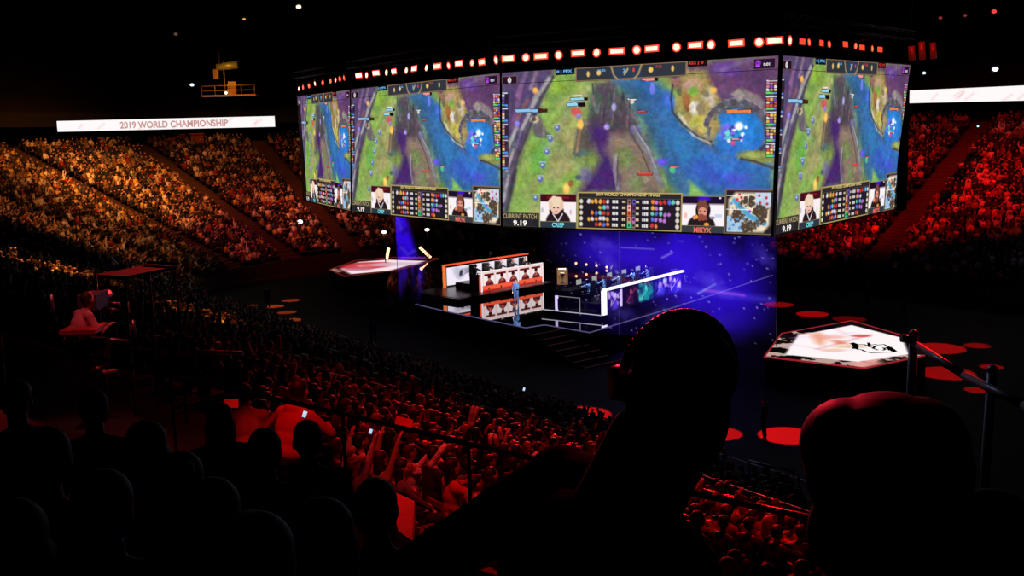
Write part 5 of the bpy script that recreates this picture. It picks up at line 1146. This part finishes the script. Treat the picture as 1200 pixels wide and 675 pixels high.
t = thing('broadcast_camera', 'grey broadcast camera on a pedestal beside the pink shirted operator', 'camera', PDz(109, 352, 16.6)); m = MB(); m.box((0, 0, 0), (.3, .5, .24)).tube((0, .25, 0), (0, .6, 0), .09, n=12); m.build('camera_body', mat('camera_grey', (80, 84, 110), .5), t); MB().tube((0, 0, -.1), (0, 0, -1.6), .05, n=8).build('pedestal', black, t)

# ---------------- prototypes of spectators, copied seat by seat
POSES = [dict(), dict(hl=(-.04, .30, .98), hr=(.04, .30, .98), elb=(1, -.1, -.5)), dict(hl=(-.22, .18, 1.5), hr=(.24, .18, 1.52), elb=(1, .2, 0)), dict(lean=.35, hl=(-.1, .42, .6), hr=(.1, .42, .6)),
         dict(hl=(-.05, .36, 1.1), hr=(.06, .36, 1.1), look=.2), dict(hr=(.3, .2, 1.48), look=-.3), dict(turn=.4, look=.5), dict(look=-.6, lean=.1)]
PD_T = ['sitting', 'clapping', 'arms raised', 'leaning forward', 'hands lifted', 'arm raised', 'turned aside', 'looking aside']
protos = []
for i, po in enumerate(POSES):
    J = figure(po); mm = dict(body=blob('body', body_prims(J), .016, skin), jacket=blob('jacket', shirt_prims(J), .02, CLOTH['black'], 3), trousers=blob('trousers', trouser_prims(J), .026, denim))
    mm['hair'] = {h: blob('hair', hair_prims(J, h), .015, HAIRM[0]) for h in ('short', 'long', 'cap')}; mm['J'] = J; protos.append(mm)
def spectator(i, hair, hm, shirt, loc, rz, sk, label, group, sc=1.0):
    mm = protos[i]; t = thing('spectator', label, 'person', loc, rz, group); t.scale = (sc, sc, sc)
    for nm, me, m_ in (('body', mm['body'], sk), ('jacket', mm['jacket'], CLOTH[shirt] if isinstance(shirt, str) else shirt), ('trousers', mm['trousers'], denim), ('cap' if hair == 'cap' else 'hair', mm['hair'][hair], HAIRM[hm])):
        o = link(nm, me, t); o.material_slots[0].link = 'OBJECT'; o.material_slots[0].material = m_
    return t
# seats
def seat_proto():
    t = thing('stadium_seat', '', 'seat'); sm = mat('seat_plastic', (120, 44, 40), .45)
    V_ = MB(); V_.box((0, .02, .44), (.44, .44, .06)).box((0, .24, .42), (.42, .06, .06)); V_.build('seat', sm, t)
    m = MB()
    for k in range(5):
        z0 = .5+k*.07; y0 = -.20-k*.018; m.box((0, y0, z0+.035), (.42-.015*k, .045, .075))
    m.build('backrest', sm, t)
    m = MB()
    for s in (-1, 1): m.box((s*.24, -.02, .3), (.04, .3, .6)); m.box((s*.24, .02, .62), (.05, .34, .04))
    m.build('armrest', mat('seat_frame', (30, 28, 28), .5), t); return t
seat0 = seat_proto(); seat_used = False; NSEAT = 0
def put_seat(loc, rz, label):
    global seat_used, NSEAT
    o = seat0 if not seat_used else copy_tree(seat0); seat_used = True; NSEAT += 1
    o.location = loc; o.rotation_euler = (0, 0, rz); o['label'] = label; o['group'] = 'plastic seats in the near stand'
RZN = math.atan2(N[1], N[0])-math.pi/2
def region(px, py):
    if px > 760: return 'right of big silhouette'
    if px < 150: return 'at the far left'
    if px < 300: return 'left of red jacket'
    if px < 430: return 'right of red jacket'
    if px < 560: return 'above empty seats'
    return 'left of big silhouette'
ROWN = ['front', 'second', 'third', 'fourth', 'fifth', 'sixth', 'seventh', 'eighth', 'ninth', 'tenth', 'eleventh', 'twelfth', 'thirteenth', 'fourteenth', 'fifteenth', 'sixteenth', 'seventeenth', 'eighteenth', 'nineteenth', 'twentieth', 'twenty-first', 'twenty-second', 'twenty-third', 'twenty-fourth', 'twenty-fifth', 'topmost']
def hidden(px, py):
    if px < -40 or px > 1240 or py > 700: return True
    if 500 < px < 792 and py > 555+max(0, (620-px)*.3): return True
    if 715 < px < 866 and py > 390 and px < 866-(max(0, py-500))*.8: return True
    if px > 935 and py > 480: return True
    if px < 330 and py > 500: return True
    if px < 480 and py > 590: return True
    return False
SEATS = []
for k in range(NRN):
    for j in range(int((S0-2-(-30))/.56)):
        s = -30+j*.56+(k % 2)*.2
        if any(abs(s-a) < .95 for a, _ in NEAR_AISLES): continue
        if abs(k-kx) < 1: continue
        p = ST(s, tn(k)-.0, zrow(k)); pr_ = project(p+Vector((0, 0, 1.2)))
        if not (-120 < pr_[0] < 1300 and pr_[1] < 760): continue
        # the camera platform stands in this stand
        if p.y > 13 and p.y < 22 and -9.5 < p.x < -4.5 and p.z > 5: continue
        SEATS.append((Vector(p).length, k, s, p, pr_))
SEATS.sort(key=lambda x: x[0])
lowrest = []; nind = 0; COLS = ['black', 'black', 'grey', 'black', 'white', 'red', 'blue', 'black', 'tan', 'black', 'white']; held = []
EMPTY = [(452, 548), (478, 556), (505, 566), (462, 570), (488, 580), (520, 588)]
for dist, k, s, p, (px, py) in SEATS:
    hid = hidden(px, py); near_empty = any(abs(px-ex) < 15 and abs(py-ey) < 12 for ex, ey in EMPTY)
    if hid and not (px < -20 or px > 1200): continue
    if dist < 24 and not hid: put_seat(p, RZN, ('empty dark red plastic seat' if near_empty else 'occupied dark red plastic seat')+', %s row from the floor, %s' % (ROWN[k], region(px, py))) if NSEAT < 260 else None
    if near_empty: continue
    if nind < 268 and not hid:
        i = int(RNG.choice(8, p=[.2, .18, .05, .16, .1, .06, .13, .12])); hr_ = ['short', 'short', 'long', 'cap', 'long'][RNG.integers(5)]; sh_ = COLS[RNG.integers(len(COLS))]; hm_ = int(RNG.integers(3) if RNG.random() < .7 else 0)
        lb = '%s spectator in %s, %s, %s row from floor, %s' % ({'short': 'short haired', 'long': 'long haired', 'cap': 'capped'}[hr_], sh_, PD_T[i], ROWN[k], region(px, py))
        spectator(i, hr_, hm_, sh_, p+Vector((0, 0, 0)), RZN+RNG.uniform(-.25, .25), skin if RNG.random() < .7 else skin2, lb, 'spectators in the near stand', RNG.uniform(.92, 1.05)); nind += 1
        if i in (2, 5) and RNG.random() < .5: held.append((i, p, RZN, px, py))
    else: lowrest.append((p, RZN))
print('individual spectators', nind, 'seats', NSEAT, 'rest near', len(lowrest))
# inflatable clap sticks, held up
stickm = mat('stick_red_white', (255, 228, 222), .35)
def clap_stick(a, b, r, label, grp='inflatable clap sticks held up in the near stand'):
    a = Vector(a); b = Vector(b); d = (b-a); m = MB(); L_ = d.length
    prof = [(0.001, 0), (r*.7, .01), (r, .05), (r, L_-.05), (r*.7, L_-.01), (.001, L_)]; m.lathe(prof, n=14)
    o = m.build('clap_stick', stickm); o.location = a; o.rotation_euler = d.to_track_quat('Z', 'Y').to_euler(); tag(o, label, 'clap stick', grp)
    m2 = MB()
    for k in range(5): m2.lathe([(r*1.012, L_*(.3+k*.08)), (r*1.012, L_*(.33+k*.08))], n=14)
    m2.build('printed_band', mat('print_grey', (90, 60, 62), .5), o); return o
CS = [((503, 548), (523, 520), 15.5, 'long pale clap stick slanting up to the right, left of the big silhouette'), ((549, 500), (555, 475), 18, 'left one of two upright clap sticks held together beyond the glass barrier'), ((553, 500), (560, 476), 18, 'right one of two upright clap sticks held together beyond the glass barrier'),
      ((404, 537), (416, 524), 14, 'upper short red clap stick just right of the barrier post'), ((408, 545), (429, 534), 14, 'lower red clap stick lying flatter, right of the barrier post'), ((575, 522), (574, 509), 18, 'first of four thin raised clap sticks left of the big silhouette'),
      ((581, 521), (581, 509), 18, 'second of four thin raised clap sticks left of the big silhouette'), ((588, 516), (585, 500), 18, 'third of four thin raised clap sticks left of the big silhouette'), ((591, 519), (597, 502), 18, 'fourth of four thin raised clap sticks left of the big silhouette'),
      ((620, 543), (630, 529), 17, 'red clap stick low beside the big silhouette'), ((819, 574), (824, 560), 20, 'short red clap stick raised at the left of the lower right crowd')]
for a, b, d, lb in CS: d = d*.86; clap_stick(PD(*a, d), PD(*b, d), .042 if d < 14 else .032, lb)
# placards, phones, a pale step, red lit bits
def placard(px, py, d, w_, h_, rot, m_, label, name='placard', cat='placard', tilt=0):
    p = PD(px, py, d); o = MB().box((0, 0, 0), (w_, .015, h_)).build(name, m_); o.location = p; o.rotation_euler = (tilt, rot, .3); return tag(o, label, cat)
placard(473, 496, 14, .24, .15, .35, mat('red_card', (214, 50, 40), .6), 'red rectangular placard held up beyond the glass barrier', tilt=-.4)
placard(271, 473, 10.5, .14, .09, .1, mat('pale_card', (220, 190, 196), .6), 'pale sheet held up left of the bright red jacket', 'paper_sheet', 'paper', -.5)
for px, py, d, lb in ((357, 485.5, 9.5, 'brightly lit phone held up right of the bright red jacket'), (434.5, 505.5, 12.5, 'lit phone in the dark behind the glass barrier post'), (614, 456, 26, 'tiny lit phone in the front rows of the near stand')):
    t = thing('phone', lb, 'phone', PD(px, py, d)); t.rotation_euler = (-.3, .35, 0); s_ = .036 if d < 20 else .05
    MB().box((0, 0, 0), (s_*1.1, .01, s_*2.0)).build('phone_case', black, t); MB().box((0, -.008, 0), (s_, .004, s_*1.6)).build('display', emat('phone_glow', (200, 225, 255), 1.0), t)
# red lit landing between the empty seats
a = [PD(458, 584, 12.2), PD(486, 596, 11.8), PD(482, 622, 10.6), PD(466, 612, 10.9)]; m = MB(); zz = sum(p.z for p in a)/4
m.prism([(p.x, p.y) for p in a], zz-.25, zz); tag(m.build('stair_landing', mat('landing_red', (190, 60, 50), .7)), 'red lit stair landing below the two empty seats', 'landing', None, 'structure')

# ---------------- people on the stage and floor
def pose_at(J, p, rz, label, **kw): return add_person(J, label, loc=p, rz=rz, **kw)
JP = figure(dict(sit=False, hl=(-.1, .28, 1.15), hr=(.22, .1, .9)))
f_pres = PZ(605.5, 357.5, ZS)
pose_at(JP, f_pres, math.radians(150), 'presenter in a steel blue outfit standing on the glossy stage before the red team desk', shirt=NAVY, hair='short', voxel=.016, trousers=mat('outfit_blue', (60, 92, 140), .8))
GAM = dict(lean=.22, hl=(-.2, .48, .86), hr=(.22, .48, .86), elb=(1, 0, -.4), nod=-.05)
J = figure(GAM); gm = dict(body=blob('body', body_prims(J), .018, skin), jacket=blob('jacket', shirt_prims(J), .02, CLOTH['black'], 3), trousers=blob('trousers', trouser_prims(J), .026, denim), J=J); gm['hair'] = {h: blob('hair', hair_prims(J, h), .016, HAIRM[0]) for h in ('short', 'long', 'cap')}; protos.append(gm)
for k, (p, rz_) in enumerate(SEATS_A): spectator(8, 'short', k % 2, 'black', p, rz_, skin, 'player in black seated behind the red lit desk, %s from the left' % ORD[k], 'players of the red lit team')
for k, (p, rz_) in enumerate(SEATS_B): spectator(8, 'short', 0, NAVY, p, rz_, skin, 'player in steel blue jersey at the blue lit desk, %s from the near end' % ORD[k], 'players of the blue lit team')
for k, (p, rz_) in enumerate(SEATS_A+SEATS_B):
    t = thing('headset', 'gaming headset on the %s player from the %s of the %s lit team' % (ORD[k % 5], 'left' if k < 5 else 'near end', 'red' if k < 5 else 'blue'), 'headset', p, rz_, 'gaming headsets'); hd = J['head']; m = MB()
    q_ = [hd+J['hrot'].to_matrix() @ Vector((.1*math.cos(u), 0, .03+.11*math.sin(u))) for u in [math.pi*z/8 for z in range(9)]]
    for a_, b_ in zip(q_[:-1], q_[1:]): m.tube(a_, b_, .014, n=6)
    m.build('headband', mat('headset_white', (190, 190, 196), .4), t); m = MB()
    for s in (-1, 1): m.tube(hd+Vector((s*.085, 0, 0)), hd+Vector((s*.12, 0, 0)), .045, n=10)
    m.build('ear_cup', black, t)
JS = figure(dict(sit=False)); sm_ = dict(body=blob('body', body_prims(JS, 1, True), .018, skin), jacket=blob('jacket', shirt_prims(JS), .02, CLOTH['black'], 3), trousers=blob('trousers', trouser_prims(JS), .026, denim), J=JS); sm_['hair'] = {h: blob('hair', hair_prims(JS, h), .016, HAIRM[0]) for h in ('short', 'long', 'cap')}; protos.append(sm_)
for px, py, z, lb in ((575, 320, ZR, 'dark standing figure behind the red team players'), (716, 340, ZR, 'dark standing figure behind the monitors of the blue team'), (314, 362, 0, 'dark crew member standing by the orange light pools on the floor'), (438, 405, 0, 'dark crew member standing alone on the floor below the left podium'),
        (988, 356, 0, 'crew member in dark red light behind the right podium'), (1016, 362, 0, 'second crew member in dark red light behind the right podium'), (1060, 366, 0, 'crew member at the far floor edge above the podium corner'), (1158, 372, 0, 'crew member at the right edge of the floor'),
        (480, 352, 0, 'dark figure standing left of the glossy stage'), (896, 515, 0, 'dark crew member standing between two red light pools'), (376, 268, 1.2, 'steward standing at the front of the amber crowd beside the screen foot')):
    spectator(9, 'short', 0, 'black', PZ(px, py, z), RNG.uniform(0, 6), skin, lb, 'crew members on the floor')

# ---------------- everyone else: one far crowd mesh
def lowpoly(pose):
    v = []; f = []; kind = []
    def bx(c, d, k, tp=1, ang=0):
        n = len(v); cx_, cy_, cz_ = c
        for z, t_ in ((-1, 1), (1, tp)):
            for x, y in ((-1, -1), (1, -1), (1, 1), (-1, 1)): v.append((cx_+x*d[0]/2*t_, cy_+y*d[1]/2*t_, cz_+z*d[2]/2)); kind.append(k)
        for q_ in ((3, 2, 1, 0), (4, 5, 6, 7), (0, 1, 5, 4), (1, 2, 6, 5), (2, 3, 7, 6), (3, 0, 4, 7)): f.append(tuple(n+i for i in q_))
    def limb(a, b, r, k):
        a = Vector(a); b = Vector(b); d = (b-a).normalized(); x = d.orthogonal().normalized(); y = d.cross(x); n = len(v)
        for p_ in (a, b):
            for i in range(4): t_ = i*math.pi/2; v.append(tuple(p_+x*math.cos(t_)*r+y*math.sin(t_)*r)); kind.append(k)
        for i in range(4): f.append((n+i, n+(i+1) % 4, n+4+(i+1) % 4, n+4+i))
        f.append((n+4, n+5, n+6, n+7))
    le = .1 if pose != 3 else .3
    bx((0, .02+le*.2, .80), (.40, .22, .50), 1, .86); n = len(v)          # torso
    hc = (0, .04+le*.4, 1.20)                                              # head: 8-sided 3-ring
    for j, (r, z) in enumerate(((.05, -.12), (.085, -.04), (.088, .05), (.05, .12))):
        for i in range(6): t_ = i*math.pi/3; v.append((hc[0]+r*math.cos(t_), hc[1]+r*1.15*math.sin(t_), hc[2]+z)); kind.append(2 if j < 2 else 3)
    for j in range(3):
        for i in range(6): f.append((n+j*6+i, n+j*6+(i+1) % 6, n+(j+1)*6+(i+1) % 6, n+(j+1)*6+i))
    f.append((n+18, n+19, n+20, n+21)); f.append((n+21, n+22, n+23, n+18))
    for s in (-1, 1):
        sh_ = (s*.21, .04, .98)
        if pose == 0: e, h_ = (s*.25, .12, .72), (s*.1, .34, .62)
        elif pose == 1: e, h_ = (s*.27, .22, .80), (s*.03, .34, 1.0)
        elif pose == 2: e, h_ = (s*.34, .12, 1.22), (s*.24, .14, 1.48)
        elif pose == 3: e, h_ = (s*.24, .25, .75), (s*.1, .42, .6)
        else: e, h_ = ((.33, .12, 1.2), (.28, .14, 1.46)) if s > 0 else ((-.25, .12, .72), (-.1, .34, .62))
        limb(sh_, e, .055, 1); limb(e, h_, .045, 1 if pose != 1 else 2); bx(h_, (.08, .08, .1), 2)
        limb((s*.1, .0, .52), (s*.13, .45, .5), .085, 4)
    return np.array(v), np.array(f), np.array(kind)
LP = [lowpoly(i) for i in range(5)]
crowd = list(lowrest)
for k in range(NROW):
    r = k*RD+.5; z = ZF+k*RH
    t_ = TC+RAD+r
    for s in np.arange(13, S0, .56):
        if any(abs(s-(a+.21*r)) < 1.35 for a in FARS): continue
        crowd.append((ST(s+RNG.uniform(-.06, .06), t_, z), math.atan2(-N[1], -N[0])-math.pi/2))
    R_r = RAD+r
    for a in np.arange(math.pi/2, -math.pi/2, -.56/R_r):
        if any(abs((a-b)*R_r) < 1.25 for b in ENDA): continue
        d = A*math.cos(a)+N*math.sin(a)
        crowd.append((ST(S0+R_r*math.cos(a), TC+R_r*math.sin(a), z), math.atan2(-d[1], -d[0])-math.pi/2))
keep = []
for p, rz_ in crowd:
    px, py = project(p+Vector((0, 0, 1)))
    if -90 < px < 1290 and -50 < py < 760 and RNG.random() > .06: keep.append((p, rz_))
print('crowd', len(keep))
PAL = np.array([(14, 14, 18), (30, 28, 32), (12, 12, 14), (14, 12, 14), (20, 18, 22), (10, 10, 14), (22, 22, 26), (60, 58, 62), (120, 116, 112), (214, 206, 196), (236, 230, 220), (200, 180, 150), (150, 40, 36), (50, 60, 100), (130, 96, 60), (24, 20, 22), (40, 36, 40), (220, 190, 80)])
HP = np.array([(18, 14, 14), (40, 26, 20), (90, 62, 38), (30, 22, 20), (150, 120, 80)]); SP = np.array([(206, 150, 120), (180, 124, 96), (222, 168, 140), (120, 80, 60)])
Vs = []; Fs = []; Cs = []; base = 0
PW = np.array([.42, .24, .07, .19, .08])
ids = RNG.choice(5, len(keep), p=PW)
for ci in range(5):
    idx = np.nonzero(ids == ci)[0]; v, f, kd = LP[ci]; 
    if not len(idx): continue
    pos = np.array([tuple(keep[i][0]) for i in idx]); rz_ = np.array([keep[i][1] for i in idx])+RNG.uniform(-.35, .35, len(idx)); sc_ = RNG.uniform(.9, 1.08, len(idx))
    co, si = np.cos(rz_)*sc_, np.sin(rz_)*sc_
    X = v[None, :, 0]*co[:, None]-v[None, :, 1]*si[:, None]+pos[:, 0:1]; Y = v[None, :, 0]*si[:, None]+v[None, :, 1]*co[:, None]+pos[:, 1:2]; Z = v[None, :, 2]*sc_[:, None]+pos[:, 2:3]
    Vs.append(np.stack([X, Y, Z], -1).reshape(-1, 3)); Fs.append((f[None]+(np.arange(len(idx))*len(v))[:, None, None]).reshape(-1, 4)+base); base += len(idx)*len(v)
    sh_ = PAL[RNG.integers(len(PAL), size=len(idx))]; ha = HP[RNG.integers(len(HP), size=len(idx))]; sk_ = SP[RNG.integers(len(SP), size=len(idx))]; tr_ = np.tile([[26, 26, 34]], (len(idx), 1))
    tab = np.stack([sh_*0, sh_, sk_, ha, tr_], 1); Cs.append(sRGB2lin(tab[:, kd, :].astype(float)).reshape(-1, 3))
o = link('crowd', bulk_mesh('crowd', np.concatenate(Vs), np.concatenate(Fs), np.concatenate(Cs), attr_mat('crowd_clothing')))
tag(o, 'dense seated crowd filling the amber and red lit stands around the arena', 'crowd', None, 'stuff')
# seat rows of the far stands: one uncountable mass of dark seat backs
v = []; f = []
sb = MB().box((0, -.22, .66), (.46, .05, .44)).box((0, 0, .44), (.44, .42, .05)); bv = np.array(sb.v); bf = np.array(sb.f)
pos = np.array([tuple(p) for p, r in keep]); rz_ = np.array([r for p, r in keep]); co, si = np.cos(rz_), np.sin(rz_)
X = bv[None, :, 0]*co[:, None]-bv[None, :, 1]*si[:, None]+pos[:, 0:1]; Y = bv[None, :, 0]*si[:, None]+bv[None, :, 1]*co[:, None]+pos[:, 1:2]; Z = bv[None, :, 2]+pos[:, 2:3]
o = link('stadium_seats', bulk_mesh('stadium_seats', np.stack([X, Y, Z], -1).reshape(-1, 3), (bf[None]+(np.arange(len(pos))*len(bv))[:, None, None]).reshape(-1, 4), None, mat('seat_far', (50, 22, 20), .6)))
tag(o, 'rows of dark red seats under the crowd in the distant stands', 'seats', None, 'stuff')
# ============================================================ LIGHT
def spot(name, loc, to, col, power, deg, blend=.5, r=.25):
    l = bpy.data.lights.new(name, 'SPOT'); l.energy = power; l.color = col; l.spot_size = math.radians(deg); l.spot_blend = blend; l.shadow_soft_size = r
    o = bpy.data.objects.new(name, l); COL.objects.link(o); o.location = loc; d = Vector(to)-Vector(loc); o.rotation_euler = d.to_track_quat('-Z', 'Y').to_euler(); return o
RED = (1, .006, .006); AMB = (1, .31, .05); DR = (1, .05, .05)
RC = Vector((4, 62, ZT+2.5))
# amber on the end stand, from the roof trusses left of the ring
for px, py, d, c, pw, dg in ((60, 235, 108, AMB, 26000, 34), (150, 265, 106, AMB, 60000, 34), (30, 190, 116, AMB, 6000, 30), (300, 215, 116, (1, .22, .05), 24000, 34), (200, 210, 116, (1, .28, .06), 6000, 30), (310, 285, 106, (1, .10, .09), 24000, 36), (390, 240, 112, (1, .2, .08), 20000, 24)):
    spot('amber_wash', (-28, 76, 27), PD(px, py, d), c, pw, dg, 1)
spot('amber_wash', (-24, 62, 26), PD(50, 312, 50), AMB, 100000, 20, .9)
spot('amber_wash', (-16, 60, 26), PD(90, 325, 55), AMB, 30000, 12, .9)
spot('amber_wash', (-12, 56, 26), PD(240, 366, 42), AMB, 55000, 11, .9)
for px, py, d, pw, dg in ((40, 225, 84, 12000, 50), (100, 270, 82, 9000, 36)): spot('amber_wash', (-20, 66, 28), PD(px, py, d), AMB, pw, dg, 1)
# red on the far stand
for px, py, d, pw, dg in ((1080, 235, 92, 30000, 40), (1190, 220, 86, 20000, 34), (980, 300, 92, 14000, 30), (1120, 160, 98, 9000, 30)):
    spot('red_wash', (22, 66, 27) if px > 1000 else (27, 74, 20), PD(px, py, d), RED, pw, dg, 1)
# red back light on the lower near stand, kept off the upper block
for px, py, d, c, pw, dg in ((600, 520, 18, RED, 34000, 15), (540, 500, 19, DR, 12000, 14), (860, 620, 18, RED, 60000, 15), (470, 450, 25, DR, 6000, 14), (560, 470, 26, DR, 9000, 14), (640, 475, 28, DR, 9000, 12), (400, 440, 24, RED, 3500, 14), (480, 560, 14, RED, 9000, 10), (650, 500, 22, RED, 10000, 14), (330, 410, 28, RED, 3500, 12)):
    spot('red_wash', (3, 54, ZT+3), PD(px, py, d), c, pw, dg, 1)
# red from the roof above the near stand
for px, py, d, pw, dg in ((590, 520, 18, 7000, 22), (860, 610, 18, 9000, 20), (500, 560, 13, 2600, 16), (530, 465, 26, 3000, 26)):
    q_ = PD(px, py, d); spot('red_wash', (q_.x+2, q_.y-2, 29), q_, RED, pw, dg, 1)
q_ = PD(545, 515, 13.5); spot('red_wash', (q_.x-1, q_.y-9, 27), q_, (1, .03, .03), 9000, 11, .8)  # added spot without a known source, brightens the clap sticks
q_ = PD(330, 490, 10.6); spot('red_wash', (q_.x+1, q_.y-7, 27), q_, RED, 9000, 4.5, .5)
q_ = PD(475, 595, 11.5); spot('red_wash', (q_.x+1, q_.y-1, 27), q_, RED, 2200, 5, .5)
spot('red_wash', (-6, 60, ZT+3), PD(105, 362, 16), DR, 50000, 4, .9)
q_ = PD(103, 365, 16); spot('red_wash', (q_.x+4, q_.y-6, 28), q_, (1, .12, .14), 4000, 9, .9)
spot('red_wash', (-6, 60, ZT+3), PD(160, 318, 19), RED, 8000, 6, .9)
spot('red_wash', (-6, 60, ZT+3), PD(230, 412, 15), RED, 14000, 8, .9)
q_ = PD(788, 374, 1.8); spot('red_wash', (q_.x+1, q_.y+36, 22), q_, (1, .02, .05), 60000, 1.0, 1)
spot('red_wash', (16, 30, 24), PD(1068, 420, 6), RED, 70000, 1.8, .9)
spot('blue_wash', (-6, 24, 24), PD(1160, 470, 5), (.5, .6, 1), 1500, 6, .9)
# hard little pools on the floor
def pool(px, py, col, pw, deg, h=15, off=(0, 6)):
    p = PZ(px, py, 0); spot('floor_spot', (p.x+off[0], p.y+off[1], h), p, col, pw*15, deg*.86, .12, .03)
for px, py, pw, dg in ((843, 508, 9000, 8), (922, 510, 11000, 10), (912, 357, 3500, 9), (952, 368, 5000, 9), (1100, 408, 5000, 12), (1108, 437, 4500, 12), (1145, 405, 3000, 6), (1162, 430, 3000, 5), (1145, 457, 3500, 5), (1050, 384, 2500, 8), (995, 374, 1500, 9), (680, 486, 9000, 12)):
    pool(px, py, RED, pw, dg)
for px, py, pw, dg in ((341, 352, 3000, 6), (322, 359, 3600, 6), (336, 366, 2600, 6), (343, 375, 3400, 6), (296, 358, 1600, 4), (376, 344, 2200, 4)): pool(px, py, (1, .13, .025), pw, dg)
# blue spill of the projection on the stage floor, key light on the presenter
spot('blue_wash', (6, 66, ZB+1), (9, 62, ZS), (.1, .05, 1), 1500, 60, 1)
spot('stage_key', (-1.0, 64, ZB-.3), f_pres+Vector((0, 0, 1.1)), (.9, .95, 1), 5500, 16, .8)
spot('stage_key', (5, 65, ZB-.3), (5.6, 67.4, ZS), (.85, .88, 1), 2200, 100, .8); spot('stage_key', (8.6, 68.2, ZB-.3), (8.2, 70.2, ZS), (.85, .88, 1), 1800, 100, .8)
spot('stage_key', (.8, 75, ZB-.3), (-.2, 77.5, ZS), (1, .85, .8), 2600, 95, .9)
spot('follow_lamp', PD(270, 100, 112)+Vector((0, -6, 3)), PD(270, 105, 112), (1, .75, .25), 700, 60, 1)
